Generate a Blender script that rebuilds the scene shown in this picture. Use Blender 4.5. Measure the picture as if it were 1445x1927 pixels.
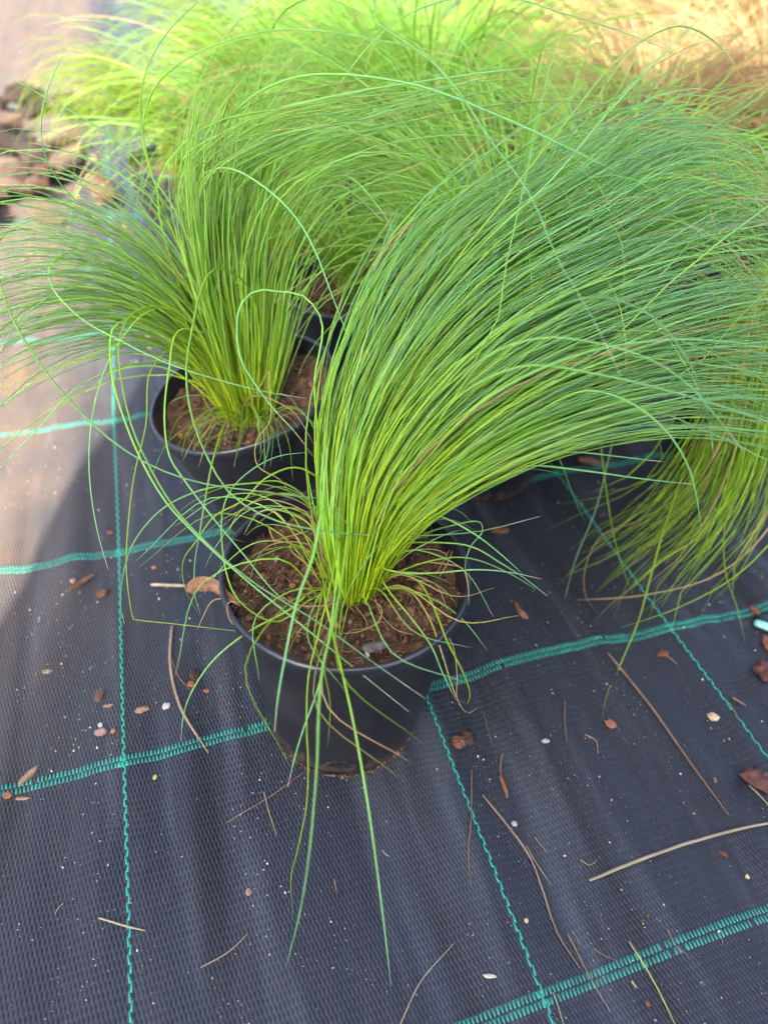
import bpy, math, random
import numpy as np
from mathutils import Matrix, Vector

for o in list(bpy.data.objects):
    bpy.data.objects.remove(o)
SC = bpy.context.scene
COL = SC.collection
rnd = random.Random(7)
rng = np.random.default_rng(11)

# ------------------------------------------------------------------ camera
W, H, F = 1445.0, 1927.0, 1299.39
CAM = np.array([-0.07585, -0.31670, 0.52237])
RIGHT = np.array([0.9577573734, -0.2855187217, 0.0343492824])
UP = np.array([0.1706214399, 0.6603244327, 0.7313412116])
FWD = np.array([0.2314932783, 0.6945867139, -0.6811462097])
cd = bpy.data.cameras.new('camera')
cam = bpy.data.objects.new('camera', cd)
COL.objects.link(cam)
m = Matrix.Identity(4)
for r in range(3):
    m[r][0], m[r][1], m[r][2], m[r][3] = RIGHT[r], UP[r], -FWD[r], CAM[r]
cam.matrix_world = m
cd.sensor_fit = 'AUTO'
cd.sensor_width = 36.0
cd.lens = F / H * 36.0
cd.clip_start = 0.02
cd.clip_end = 200.0
cd.dof.use_dof = True
cd.dof.focus_distance = 0.475
cd.dof.aperture_fstop = 4.1
SC.camera = cam

# ------------------------------------------------------------------ light
AZ = np.array([0.355, 0.935]); AZ /= np.linalg.norm(AZ)      # the way the sunlight travels over the ground
EL = math.radians(40)
wd = bpy.data.worlds.new('World')
SC.world = wd
wd.use_nodes = True
nt = wd.node_tree
nt.nodes.clear()
sky = nt.nodes.new('ShaderNodeTexSky')
sky.sky_type = 'NISHITA'
sky.sun_disc = False
sky.sun_elevation = EL
sky.sun_rotation = math.atan2(-AZ[0], -AZ[1])
sky.air_density = 0.45
sky.dust_density = 4.0
sky.ozone_density = 0.5
bgn = nt.nodes.new('ShaderNodeBackground')
bgn.inputs['Strength'].default_value = 0.15
wo = nt.nodes.new('ShaderNodeOutputWorld')
nt.links.new(sky.outputs[0], bgn.inputs['Color'])
nt.links.new(bgn.outputs[0], wo.inputs['Surface'])
sd = bpy.data.lights.new('sun', 'SUN')
sd.energy = 3.4
sd.angle = math.radians(0.42)
sd.color = (1.0, 0.93, 0.82)
sun = bpy.data.objects.new('sun', sd)
COL.objects.link(sun)
sun.rotation_euler = Vector((AZ[0] * math.cos(EL), AZ[1] * math.cos(EL), -math.sin(EL))).to_track_quat('-Z', 'Y').to_euler()
SC.view_settings.view_transform = 'Standard'
SC.view_settings.look = 'None'
SC.view_settings.gamma = 1.0
SC.view_settings.use_curve_mapping = False
SC.view_settings.exposure = 2.9
SC.render.engine = 'CYCLES'


# ------------------------------------------------------------------ helpers
def tag(o, label=None, cat=None, group=None, kind=None):
    if label: o['label'] = label
    if cat: o['category'] = cat
    if group: o['group'] = group
    if kind: o['kind'] = kind
    return o


def mesh(name, verts, faces, mat=None, cols=None, smooth=True):
    me = bpy.data.meshes.new(name)
    v = verts.tolist() if isinstance(verts, np.ndarray) else verts
    f = faces.tolist() if isinstance(faces, np.ndarray) else faces
    me.from_pydata(v, [], f)
    if cols is not None:
        a = me.color_attributes.new('Col', 'FLOAT_COLOR', 'POINT')
        c = np.ones((len(v), 4), np.float32)
        c[:, :3] = cols
        a.data.foreach_set('color', c.ravel())
    if smooth:
        me.polygons.foreach_set('use_smooth', np.ones(len(me.polygons), bool))
    if mat: me.materials.append(mat)
    me.update()
    return me


def obj(name, me, parent=None, loc=None):
    o = bpy.data.objects.new(name, me)
    COL.objects.link(o)
    if parent is not None: o.parent = parent
    if loc is not None: o.location = loc
    return o


def empty(name, loc, rot=(0, 0, 0)):
    o = bpy.data.objects.new(name, None)
    o.empty_display_size = 0.05
    COL.objects.link(o)
    o.location = loc
    o.rotation_euler = rot
    return o


def ray(px, py):
    return (px - W / 2) / F * RIGHT - (py - H / 2) / F * UP + FWD


def at(px, py, d):
    """point at depth d along the line of sight, kept above the ground"""
    r = ray(px, py)
    if r[2] < -1e-4:
        dg = (0.004 - CAM[2]) / r[2]
        d = min(d, dg)
    return CAM + d * r


def on_ground(px, py, lift=0.0):
    r = ray(px, py)
    p = CAM - CAM[2] / r[2] * r
    z = gz(p[0], p[1])
    p = CAM + (z + lift - CAM[2]) / r[2] * r
    return p


def hsh(i, j, s):
    n = (i * 374761393 + j * 668265263 + s * 974634541) & 0x7fffffff
    n = ((n ^ (n >> 13)) * 1274126177) & 0x7fffffff
    return ((n ^ (n >> 16)) & 0xffff) / 65535.0


def vnoise(x, y, s=0):
    x = np.asarray(x, float); y = np.asarray(y, float)
    xi = np.floor(x).astype(np.int64); yi = np.floor(y).astype(np.int64)
    fx = x - xi; fy = y - yi
    fx = fx * fx * (3 - 2 * fx); fy = fy * fy * (3 - 2 * fy)
    a = hsh(xi, yi, s); b = hsh(xi + 1, yi, s); c = hsh(xi, yi + 1, s); d = hsh(xi + 1, yi + 1, s)
    return (a + (b - a) * fx) * (1 - fy) + (c + (d - c) * fx) * fy


def gz(x, y):
    """height of the wrinkled fabric: long ridges along the warp"""
    xs = x + 0.02 * (vnoise(np.asarray(x) * 3, np.asarray(y) * 2.5, 5) - .5)
    h = 0.0085 * (vnoise(xs / 0.055, np.asarray(y) / 0.42, 1) - .5)
    h = h + 0.0062 * (vnoise(xs / 0.024, np.asarray(y) / 0.22, 2) - .5)
    h = h + 0.0024 * (vnoise(xs / 0.011, np.asarray(y) / 0.12, 3) - .5)
    h = h + 0.004 * (vnoise(xs / 0.2, np.asarray(y) / 0.3, 4) - .5)
    return h


def warp_x(x, y):
    return x + 0.004 * (vnoise(np.asarray(x) * 2, np.asarray(y) * 4, 21) - .5)


def warp_y(x, y):
    return y + 0.006 * (vnoise(np.asarray(x) * 5, np.asarray(y) * 2, 22) - .5)


# ------------------------------------------------------------------ materials
def newmat(name):
    mt = bpy.data.materials.new(name)
    mt.use_nodes = True
    n = mt.node_tree.nodes
    n.clear()
    out = n.new('ShaderNodeOutputMaterial')
    return mt, mt.node_tree, out


class NB:
    """small node builder"""
    def __init__(s, nt): s.nt = nt
    def n(s, t, **kw):
        x = s.nt.nodes.new(t)
        for k, v in kw.items():
            if k == 'ins':
                for a, b in v.items(): x.inputs[a].default_value = b
            else: setattr(x, k, v)
        return x
    def l(s, a, b): s.nt.links.new(a, b)
    def math(s, op, a, b=None, clamp=False):
        x = s.n('ShaderNodeMath', operation=op); x.use_clamp = clamp
        for i, v in enumerate((a, b)):
            if v is None: continue
            if isinstance(v, (int, float)): x.inputs[i].default_value = v
            else: s.l(v, x.inputs[i])
        return x.outputs[0]
    def mix(s, fac, a, b):
        x = s.n('ShaderNodeMix', data_type='RGBA')
        for i, v in ((0, fac), (6, a), (7, b)):
            if isinstance(v, (int, float)): x.inputs[i].default_value = v
            elif isinstance(v, tuple): x.inputs[i].default_value = v + ((1,) if len(v) == 3 else ())
            else: s.l(v, x.inputs[i])
        return x.outputs[2]
    def noise(s, vec, scale, detail=3, rough=.55):
        x = s.n('ShaderNodeTexNoise'); x.inputs['Scale'].default_value = scale
        x.inputs['Detail'].default_value = detail; x.inputs['Roughness'].default_value = rough
        if vec is not None: s.l(vec, x.inputs['Vector'])
        return x.outputs['Fac']
    def ramp(s, fac, stops):
        x = s.n('ShaderNodeValToRGB')
        e = x.color_ramp.elements
        while len(e) < len(stops): e.new(.5)
        for k, (p, c) in enumerate(stops):
            e[k].position = p; e[k].color = c if len(c) == 4 else tuple(c) + (1,)
        s.l(fac, x.inputs[0])
        return x.outputs[0]


def mat_fabric():
    mt, t, out = newmat('woven_fabric')
    b = NB(t)
    geo = b.n('ShaderNodeNewGeometry')
    sep = b.n('ShaderNodeSeparateXYZ'); b.l(geo.outputs['Position'], sep.inputs[0])
    X, Y = sep.outputs[0], sep.outputs[1]
    wob = b.noise(geo.outputs['Position'], 35, 2)
    Xw = b.math('ADD', X, b.math('MULTIPLY', wob, 0.0009))
    u = b.math('MULTIPLY', Xw, math.pi / 0.0014)
    v = b.math('MULTIPLY', Y, math.pi / 0.0052)
    cu, cv = b.math('COSINE', u), b.math('COSINE', v)
    w = b.math('MULTIPLY', cu, cv)                                  # +1 warp tape on top, -1 weft on top
    su = b.math('ABSOLUTE', b.math('SINE', u))
    hgt = b.math('MULTIPLY', b.math('ADD', w, 1.0), .5)
    dm = b.n('ShaderNodeMapRange'); dm.interpolation_type = 'SMOOTHSTEP'
    wig = b.noise(geo.outputs['Position'], 330, 2)
    b.l(b.math('ADD', b.math('MULTIPLY', w, -1.0), b.math('MULTIPLY', b.math('SUBTRACT', wig, .5), 1.1)), dm.inputs[0])
    dm.inputs[1].default_value = .42; dm.inputs[2].default_value = .88
    # colour: navy tapes with darker holes, worn bands with painted sheen, dust
    base = b.ramp(b.noise(geo.outputs['Position'], 9, 4), [(.3, (.0065, .0082, .0135)), (.7, (.0125, .0145, .021))])
    strk = b.n('ShaderNodeMapping'); b.l(geo.outputs['Position'], strk.inputs['Vector'])
    strk.inputs['Scale'].default_value = (1, .12, 1)
    tape = b.noise(strk.outputs[0], 420, 2)
    base = b.mix(b.math('MULTIPLY', tape, .72), base, (.036, .040, .052))
    base = b.mix(b.math('MULTIPLY', dm.outputs[0], .9), base, (.0022, .0023, .0035))
    row = b.math('SUBTRACT', 1.0, b.math('ABSOLUTE', cv))
    base = b.mix(b.math('MULTIPLY', b.math('POWER', row, 2.0), .16), base, (.004, .0043, .006))
    hgt = b.math('ADD', hgt, b.math('MULTIPLY', b.math('ABSOLUTE', cv), .18))
    # worn grey bands with painted ridge sheen, dirty furrows with painted crease shade
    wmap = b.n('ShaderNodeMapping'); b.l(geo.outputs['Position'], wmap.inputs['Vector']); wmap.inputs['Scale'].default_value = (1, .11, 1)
    wear_sheen = b.n('ShaderNodeMapRange'); b.l(b.noise(wmap.outputs[0], 25, 3), wear_sheen.inputs[0]); wear_sheen.inputs[1].default_value = .53; wear_sheen.inputs[2].default_value = .71
    base = b.mix(b.math('MULTIPLY', wear_sheen.outputs[0], b.math('SUBTRACT', .78, b.math('MULTIPLY', dm.outputs[0], .6))), base, (.056, .065, .077))
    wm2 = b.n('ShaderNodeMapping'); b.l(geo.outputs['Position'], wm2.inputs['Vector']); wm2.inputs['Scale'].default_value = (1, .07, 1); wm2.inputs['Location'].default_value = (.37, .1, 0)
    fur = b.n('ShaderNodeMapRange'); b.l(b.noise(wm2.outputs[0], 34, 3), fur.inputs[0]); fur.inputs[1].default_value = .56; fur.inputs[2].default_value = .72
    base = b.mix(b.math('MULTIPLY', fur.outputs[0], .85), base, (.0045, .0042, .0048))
    # dark trodden dirt towards the right
    rgt = b.n('ShaderNodeMapRange'); b.l(X, rgt.inputs[0]); rgt.inputs[1].default_value = .10; rgt.inputs[2].default_value = .42
    rdm = b.n('ShaderNodeMapRange'); b.l(b.math('ADD', b.noise(wm2.outputs[0], 17, 5, .65), b.math('MULTIPLY', rgt.outputs[0], .22)), rdm.inputs[0]); rdm.inputs[1].default_value = .56; rdm.inputs[2].default_value = .80
    base = b.mix(b.math('MULTIPLY', rdm.outputs[0], .5), base, (.0085, .0072, .0068))
    # sandy dust: more of it far off and to the left where soil has washed over the fabric
    d1 = b.noise(geo.outputs['Position'], 5.5, 6, .68)
    d2 = b.noise(strk.outputs[0], 26, 5, .65)
    far = b.n('ShaderNodeMapRange'); b.l(Y, far.inputs[0])
    far.inputs[1].default_value = -.35; far.inputs[2].default_value = .35
    lft = b.n('ShaderNodeMapRange'); b.l(X, lft.inputs[0])
    lft.inputs[1].default_value = -.10; lft.inputs[2].default_value = -.29
    dirty = b.math('MULTIPLY', far.outputs[0], lft.outputs[0])
    dust = b.math('ADD', b.math('MULTIPLY', d1, .6), b.math('MULTIPLY', d2, .6))
    dmask = b.n('ShaderNodeMapRange'); b.l(b.math('ADD', dust, b.math('MULTIPLY', dirty, .48)), dmask.inputs[0])
    dmask.inputs[1].default_value = .62; dmask.inputs[2].default_value = 1.05
    dcol = b.ramp(b.noise(geo.outputs['Position'], 14, 4), [(.35, (.098, .080, .070)), (.60, (.125, .095, .073)), (.76, (.185, .090, .044))])
    dcol = b.mix(dirty, (.052, .057, .062), dcol)
    base = b.mix(b.math('MULTIPLY', dmask.outputs[0], b.math('ADD', .45, b.math('MULTIPLY', dirty, .3))), base, dcol)
    bs = b.n('ShaderNodeBsdfPrincipled')
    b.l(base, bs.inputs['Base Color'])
    rg = b.math('ADD', .47, b.math('MULTIPLY', dmask.outputs[0], .45))
    b.l(rg, bs.inputs['Roughness'])
    b.l(b.math('SUBTRACT', .42, b.math('MULTIPLY', dmask.outputs[0], .34)), bs.inputs['Specular IOR Level'])
    bp = b.n('ShaderNodeBump'); bp.inputs['Strength'].default_value = .85; bp.inputs['Distance'].default_value = .0008
    b.l(hgt, bp.inputs['Height']); b.l(bp.outputs[0], bs.inputs['Normal'])
    b.l(bs.outputs[0], out.inputs[0])
    return mt


def mat_simple(name, c1, c2, scale, rough=.6, bump=0.0, bscale=None, spec=.4, detail=4):
    mt, t, out = newmat(name)
    b = NB(t)
    tc = b.n('ShaderNodeTexCoord')
    f = b.noise(tc.outputs['Object'], scale, detail)
    bs = b.n('ShaderNodeBsdfPrincipled')
    b.l(b.ramp(f, [(.3, c1), (.7, c2)]), bs.inputs['Base Color'])
    bs.inputs['Roughness'].default_value = rough
    bs.inputs['Specular IOR Level'].default_value = spec
    if bump:
        bp = b.n('ShaderNodeBump'); bp.inputs['Strength'].default_value = bump; bp.inputs['Distance'].default_value = .002
        b.l(b.noise(tc.outputs['Object'], bscale or scale * 2, 5), bp.inputs['Height']); b.l(bp.outputs[0], bs.inputs['Normal'])
    b.l(bs.outputs[0], out.inputs[0])
    return mt


def mat_vcol(name, rough=.45, trans=0.0, spec=.4, nscale=0, nz=.3):
    mt, t, out = newmat(name)
    b = NB(t)
    at_ = b.n('ShaderNodeVertexColor'); at_.layer_name = 'Col'
    c = at_.outputs[0]
    if nscale:
        tc = b.n('ShaderNodeTexCoord')
        f = b.noise(tc.outputs['Object'], nscale, 4)
        hs = b.n('ShaderNodeHueSaturation')
        b.l(b.math('ADD', 1 - nz, b.math('MULTIPLY', f, 2 * nz)), hs.inputs['Value']); b.l(c, hs.inputs['Color'])
        c = hs.outputs[0]
    bs = b.n('ShaderNodeBsdfPrincipled')
    b.l(c, bs.inputs['Base Color'])
    bs.inputs['Roughness'].default_value = rough
    bs.inputs['Specular IOR Level'].default_value = spec
    s = bs.outputs[0]
    if trans:
        tr = b.n('ShaderNodeBsdfTranslucent')
        hs = b.n('ShaderNodeHueSaturation'); hs.inputs['Value'].default_value = 1.7; hs.inputs['Saturation'].default_value = 1.1
        b.l(c, hs.inputs['Color']); b.l(hs.outputs[0], tr.inputs['Color'])
        ms = b.n('ShaderNodeMixShader'); ms.inputs[0].default_value = trans
        b.l(s, ms.inputs[1]); b.l(tr.outputs[0], ms.inputs[2]); s = ms.outputs[0]
    b.l(s, out.inputs[0])
    return mt


def mat_pot():
    mt, t, out = newmat('black_pot_plastic')
    b = NB(t)
    tc = b.n('ShaderNodeTexCoord')
    geo = b.n('ShaderNodeNewGeometry')
    sep = b.n('ShaderNodeSeparateXYZ'); b.l(tc.outputs['Object'], sep.inputs[0])
    f = b.noise(tc.outputs['Object'], 30, 5)
    c = b.ramp(f, [(.3, (.0055, .006, .0085)), (.75, (.012, .013, .018))])
    # splashed soil: specks everywhere, a brown tide line at the foot
    low = b.n('ShaderNodeMapRange'); b.l(sep.outputs[2], low.inputs[0]); low.inputs[1].default_value = .035; low.inputs[2].default_value = -.002
    sp = b.noise(tc.outputs['Object'], 190, 3, .7)
    sm = b.n('ShaderNodeMapRange'); b.l(b.math('ADD', sp, b.math('MULTIPLY', low.outputs[0], .25)), sm.inputs[0]); sm.inputs[1].default_value = .645; sm.inputs[2].default_value = .75
    c = b.mix(b.math('MULTIPLY', sm.outputs[0], .65), c, (.11, .075, .055))
    film = b.n('ShaderNodeMapRange'); b.l(b.noise(tc.outputs['Object'], 12, 4), film.inputs[0]); film.inputs[1].default_value = .5; film.inputs[2].default_value = .8
    c = b.mix(b.math('MULTIPLY', film.outputs[0], .55), c, (.040, .038, .039))
    scm = b.n('ShaderNodeMapping'); b.l(tc.outputs['Object'], scm.inputs['Vector']); scm.inputs['Scale'].default_value = (1, 1, .25); scm.inputs['Rotation'].default_value = (.6, .3, 0)
    scr_ = b.n('ShaderNodeMapRange'); b.l(b.noise(scm.outputs[0], 260, 2, .5), scr_.inputs[0]); scr_.inputs[1].default_value = .70; scr_.inputs[2].default_value = .78
    c = b.mix(b.math('MULTIPLY', scr_.outputs[0], .55), c, (.07, .068, .07))
    bs = b.n('ShaderNodeBsdfPrincipled'); b.l(c, bs.inputs['Base Color'])
    b.l(b.math('ADD', .3, b.math('MULTIPLY', f, .25)), bs.inputs['Roughness'])
    bs.inputs['Specular IOR Level'].default_value = .5
    bp = b.n('ShaderNodeBump'); bp.inputs['Strength'].default_value = .12; bp.inputs['Distance'].default_value = .001
    b.l(b.noise(tc.outputs['Object'], 90, 3), bp.inputs['Height']); b.l(bp.outputs[0], bs.inputs['Normal'])
    b.l(bs.outputs[0], out.inputs[0])
    return mt


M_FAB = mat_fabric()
M_TEAL = mat_simple('teal_marker_tape', (.012, .20, .145), (.022, .31, .225), 60, .42, spec=.5)
M_POT = mat_pot()
M_RIM = mat_simple('pot_rim_plastic', (.008, .0095, .015), (.016, .018, .027), 60, .30, .1, 120, .7)
M_SOIL = mat_simple('potting_soil', (.028, .017, .0105), (.125, .074, .045), 110, .95, .9, 260, .15, 6)
M_BLADE = mat_vcol('grass_blade', .45, .42, .34)
M_DRY = mat_vcol('dry_blade', .6, .25, .3)
M_CRUMB = mat_vcol('crumbs', .9, 0, .15, 300)
M_BARK = mat_vcol('bark', .85, 0, .2, 130, .55)
M_STONE = mat_vcol('stone', .6, 0, .4, 220, .25)
M_EARTH = mat_simple('bare_earth', (.10, .065, .045), (.24, .16, .11), 3, .95, .6, 30, .1)
M_CASTER = mat_simple('caster_sheet', (.10, .11, .13), (.13, .14, .16), 300, .9)  # sheet of the added, unseen shade caster
M_CASTER_POST = mat_simple('caster_post_metal', (.30, .31, .32), (.38, .39, .40), 40, .4)  # posts of the added, unseen shade caster
M_TAG = mat_simple('mint_plastic', (.22, .50, .42), (.30, .58, .50), 50, .35)


# ------------------------------------------------------------------ ground
def grid_mesh(xs, ys, zf):
    X, Y = np.meshgrid(xs, ys)
    V = np.c_[X.ravel(), Y.ravel(), zf(X, Y).ravel()]
    nx, ny = len(xs), len(ys)
    i = (np.arange(ny - 1)[:, None] * nx + np.arange(nx - 1)[None]).ravel()
    return V, np.c_[i, i + 1, i + nx + 1, i + nx]


xs = np.concatenate([np.linspace(-6, -.9, 40)[:-1], np.arange(-.9, 1.1, .0045), np.linspace(1.1, 6, 40)])
ys = np.concatenate([np.arange(-.9, .9, .012), np.linspace(.9, 2.2, 80), np.linspace(2.25, 8, 40)])
V, Fc = grid_mesh(xs, ys, gz)
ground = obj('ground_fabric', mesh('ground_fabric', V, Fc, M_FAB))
tag(ground, 'dark navy woven ground cover with teal guide threads', kind='structure')
V, Fc = grid_mesh(np.linspace(-90, 90, 30), np.linspace(-60, 120, 30), lambda X, Y: -0.03 + 0 * X)
earth = obj('terrain', mesh('terrain', V, Fc, M_EARTH))
tag(earth, 'bare brown earth beyond the fabric', kind='structure')

# teal guide threads ------------------------------------------------------
BOX_F = np.array([(0, 1, 3, 2), (4, 6, 7, 5), (0, 4, 5, 1), (2, 3, 7, 6), (0, 2, 6, 4), (1, 5, 7, 3)])


def stitch_verts(w, l, t):
    v = []
    for z, k in ((0, 1.0), (t, .72)):
        for y in (-1, 1):
            for x in (-1, 1):
                v.append((x * w / 2 * k, y * l / 2 * (1 if z == 0 else .86), z))
    return np.array(v)


def thread(points):
    """list of (x, y, w, l, angle) flat stitches -> joined arrays"""
    vs, fs = [], []
    for k, (x, y, w, l, a) in enumerate(points):
        v = stitch_verts(w, l, .00045)
        c, s = math.cos(a), math.sin(a)
        p = np.c_[x + v[:, 0] * c - v[:, 1] * s, y + v[:, 0] * s + v[:, 1] * c, v[:, 2]]
        p[:, 2] += gz(p[:, 0], p[:, 1]) - .0001
        vs.append(p); fs.append(BOX_F + 8 * k)
    return np.concatenate(vs), np.concatenate(fs)


LX = [-.43, -.18, .07, .32, .57, .82]
LY = [-.2429, -.007, .2289, .4648, .7007, .9366, 1.1725]
st_me = mesh('stitch', stitch_verts(.00155, .0066, .0005), BOX_F, M_TEAL)
n_st = 0
for li, x0 in enumerate(LX):
    pts = []; single = []
    y = -.45 + rnd.random() * .004
    k = 0
    while y < 2.4:
        sgn = 1 if k % 2 else -1
        xx = float(warp_x(x0, y)) + sgn * .00062
        rec = (xx, y, .0015 * rnd.uniform(.88, 1.12), .0066 * rnd.uniform(.92, 1.08), -sgn * .12 + rnd.uniform(-.05, .05))
        lim = {1: (-.215, .27), 2: (-.30, .05), 3: (-.12, .12)}.get(li)
        if lim and lim[0] < y < lim[1]: single.append(rec)
        else: pts.append(rec)
        y += .0053; k += 1
    v, f = thread(pts)
    th = obj('guide_thread', mesh('guide_thread', v, f, M_TEAL), ground)
    tag(th, kind='stuff')
    for (xx, yy, w, l, a) in single:
        if n_st >= 300: break
        n_st += 1
        o = obj('stitch', st_me, th, (xx, yy, float(gz(xx, yy)) - .0001))
        o.rotation_euler = (math.atan(float(gz(xx, yy + .003) - gz(xx, yy - .003)) / .006), -math.atan(float(gz(xx + .001, yy) - gz(xx - .001, yy)) / .002), a)
for y0 in LY:
    pts = []
    x = -.95
    k = 0
    while x < 1.35:
        for r in (0, 1):
            xx = x + r * .0014
            if rnd.random() < .015: continue
            wk = 1.9 if min(abs(xx - q_) for q_ in LX) < .0032 else 1.0
            yy = float(warp_y(xx, y0)) - .0027 + r * .0053
            pts.append((xx, yy, .0015 * wk * rnd.uniform(.75, 1.1), .0046 * rnd.uniform(.9, 1.05), rnd.uniform(-.08, .08)))
        x += .0028
    v, f = thread(pts)
    tag(obj('guide_band', mesh('guide_band', v, f, M_TEAL), ground), kind='stuff')


# ------------------------------------------------------------------ curves and blades
def spline(P, n):
    """centripetal-ish Catmull-Rom through control points, n+1 samples"""
    P = np.asarray(P, float)
    if len(P) == 2:
        t = np.linspace(0, 1, n + 1)[:, None]
        return P[0] * (1 - t) + P[1] * t
    Q = np.vstack([2 * P[0] - P[1], P, 2 * P[-1] - P[-2]])
    seg = np.linalg.norm(np.diff(P, axis=0), axis=1) + 1e-9
    cum = np.concatenate([[0], np.cumsum(seg)])
    s = np.linspace(0, cum[-1], n + 1)
    i = np.clip(np.searchsorted(cum, s, side='right') - 1, 0, len(P) - 2)
    t = ((s - cum[i]) / seg[i])[:, None]
    p0, p1, p2, p3 = Q[i], Q[i + 1], Q[i + 2], Q[i + 3]
    # tangents scaled for uneven spacing
    def tan(a, b, c, la, lb):
        la, lb = la[:, None], lb[:, None]
        return ((b - a) / la * lb + (c - b) / lb * la) / (la + lb)
    sl = np.concatenate([[seg[0]], seg, [seg[-1]]])
    m1 = tan(p0, p1, p2, sl[i], sl[i + 1]) * sl[i + 1][:, None]
    m2 = tan(p1, p2, p3, sl[i + 1], sl[i + 2]) * sl[i + 1][:, None]
    t2, t3 = t * t, t * t * t
    return (2 * t3 - 3 * t2 + 1) * p1 + (t3 - 2 * t2 + t) * m1 + (-2 * t3 + 3 * t2) * p2 + (t3 - t2) * m2


def tube(P, rad, sides=3, phase=0.0):
    """tapered tube round a polyline; rad per point"""
    P = np.asarray(P)
    n = len(P)
    T = np.gradient(P, axis=0)
    T /= np.linalg.norm(T, axis=1)[:, None] + 1e-12
    ref = np.array([.31, -.62, .72])
    U = np.cross(T, ref); U /= np.linalg.norm(U, axis=1)[:, None] + 1e-9
    Vv = np.cross(T, U)
    a = phase + 2 * math.pi * np.arange(sides) / sides
    V = P[:, None] + rad[:, None, None] * (np.cos(a)[None, :, None] * U[:, None] + np.sin(a)[None, :, None] * Vv[:, None])
    V = V.reshape(-1, 3)
    i = np.arange(n - 1)[:, None] * sides
    j = np.arange(sides)[None]
    jn = (j + 1) % sides
    Fq = np.stack([i + j, i + jn, i + sides + jn, i + sides + j], -1).reshape(-1, 4)
    return V, Fq


def lerp(a, b, t): return a + (b - a) * t


GB = np.array([.365, .480, .010])     # at the base, yellow green
GM = np.array([.268, .455, .036])     # mid blade
GT = np.array([.205, .430, .190])     # towards the tip, blue green with sky sheen painted in
STRAW = np.array([.52, .38, .19])
YEL = np.array([.40, .36, .11])


def blade_cols(n, kind='green', var=1.0, vis=1.0, bluish=1.0):
    t = np.linspace(0, 1, n)[:, None]
    h = rng.uniform(.72, 1.22) * var
    if kind == 'green':
        tm = np.clip(t / .36, 0, 1); tt = np.clip((t - .35) / .5, 0, 1) * bluish
        c = GB * (1 - tm) + GM * tm
        c = c * (1 - tt) + GT * tt
        c = c * h * np.array([rng.uniform(.88, 1.12), 1, rng.uniform(.75, 1.25)])
        if rng.random() < .55:
            e = np.clip((t - rng.uniform(.90, .975)) / .02, 0, 1)
            c = c * (1 - e) + STRAW * rng.uniform(.8, 1.3) * e
    elif kind == 'white':
        c = blade_cols(n, 'green0')
        e = np.clip((t - .95) / .02, 0, 1)
        c = c * (1 - e) + np.array([.55, .52, .47]) * e
    elif kind == 'green0':
        tm = np.clip(t / .35, 0, 1); tt = np.clip((t - .3) / .5, 0, 1)
        c = (GB * (1 - tm) + GM * tm) * (1 - tt) + GT * tt
        c = c * h
    elif kind == 'lime':
        c = (lerp(GB, GM, .85) * (1 - .35 * t)) * min(h, 1.0)
    elif kind == 'olive':
        c = (lerp(GB, GM, .45) * (1 - .5 * t) + GM * .5 * t) * h
    elif kind == 'yellow':
        c = YEL * h + 0 * t
    elif kind == 'gold':
        c = np.array([.38, .275, .135]) * h + 0 * t
        c = c * (1 + .35 * (t - .3)) * np.array([rng.uniform(.92, 1.06), 1, rng.uniform(.7, 1.25)])
    else:
        c = STRAW * .8 * h + 0 * t
    return c


def blade_geo(P3, n, r, kind='green', sides=3, var=1.0, bluish=1.0):
    C = spline(P3, n)
    t = np.linspace(0, 1, n + 1)
    rad = r * np.interp(t, [0, .1, .55, .9, 1], [.95, 1.0, .92, .55, .12])
    V, Fq = tube(C, rad, sides, rng.uniform(0, 6.28))
    c = np.repeat(blade_cols(n + 1, kind, var, 1, bluish), sides, axis=0)
    return V, Fq, c


def kink(S):
    """a blade that has snapped: the rest of it turns off sharply"""
    k = int(len(S) * rng.uniform(.35, .85))
    ax = rng.normal(size=3); ax /= np.linalg.norm(ax)
    th = math.radians(rng.uniform(20, 75)); v = S[k:] - S[k]
    S = S.copy()
    S[k:] = S[k] + v * math.cos(th) + np.cross(ax, v) * math.sin(th) + np.outer(v @ ax, ax) * (1 - math.cos(th))
    return S


def join(geos):
    vs, fs, cs, k = [], [], [], 0
    for v, f, c in geos:
        vs.append(v); fs.append(f + k); cs.append(c); k += len(v)
    if len({f.shape[1] for f in fs}) > 1:
        return np.concatenate(vs), [tuple(q) for f in fs for q in f.tolist()], np.concatenate(cs)
    return np.concatenate(vs), np.concatenate(fs), np.concatenate(cs)


def put_blade(g, parent, inv, name='blade', mat=None):
    v, f, c = g
    v = (np.c_[v, np.ones(len(v))] @ inv.T)[:, :3]
    return obj(name, mesh(name, v, f, mat or M_BLADE, c), parent)


def put_tuft(gs, parent, inv, name='grass_tuft', mat=None):
    v, f, c = join(gs)
    v = (np.c_[v, np.ones(len(v))] @ inv.T)[:, :3]
    return tag(obj(name, mesh(name, v, f, mat or M_BLADE, c), parent), kind='stuff')


def inv_of(o):
    """world -> local of an Empty placed by location and rotation"""
    mw = Matrix.Translation(o.location) @ o.rotation_euler.to_matrix().to_4x4()
    return np.array(mw.inverted())


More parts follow.
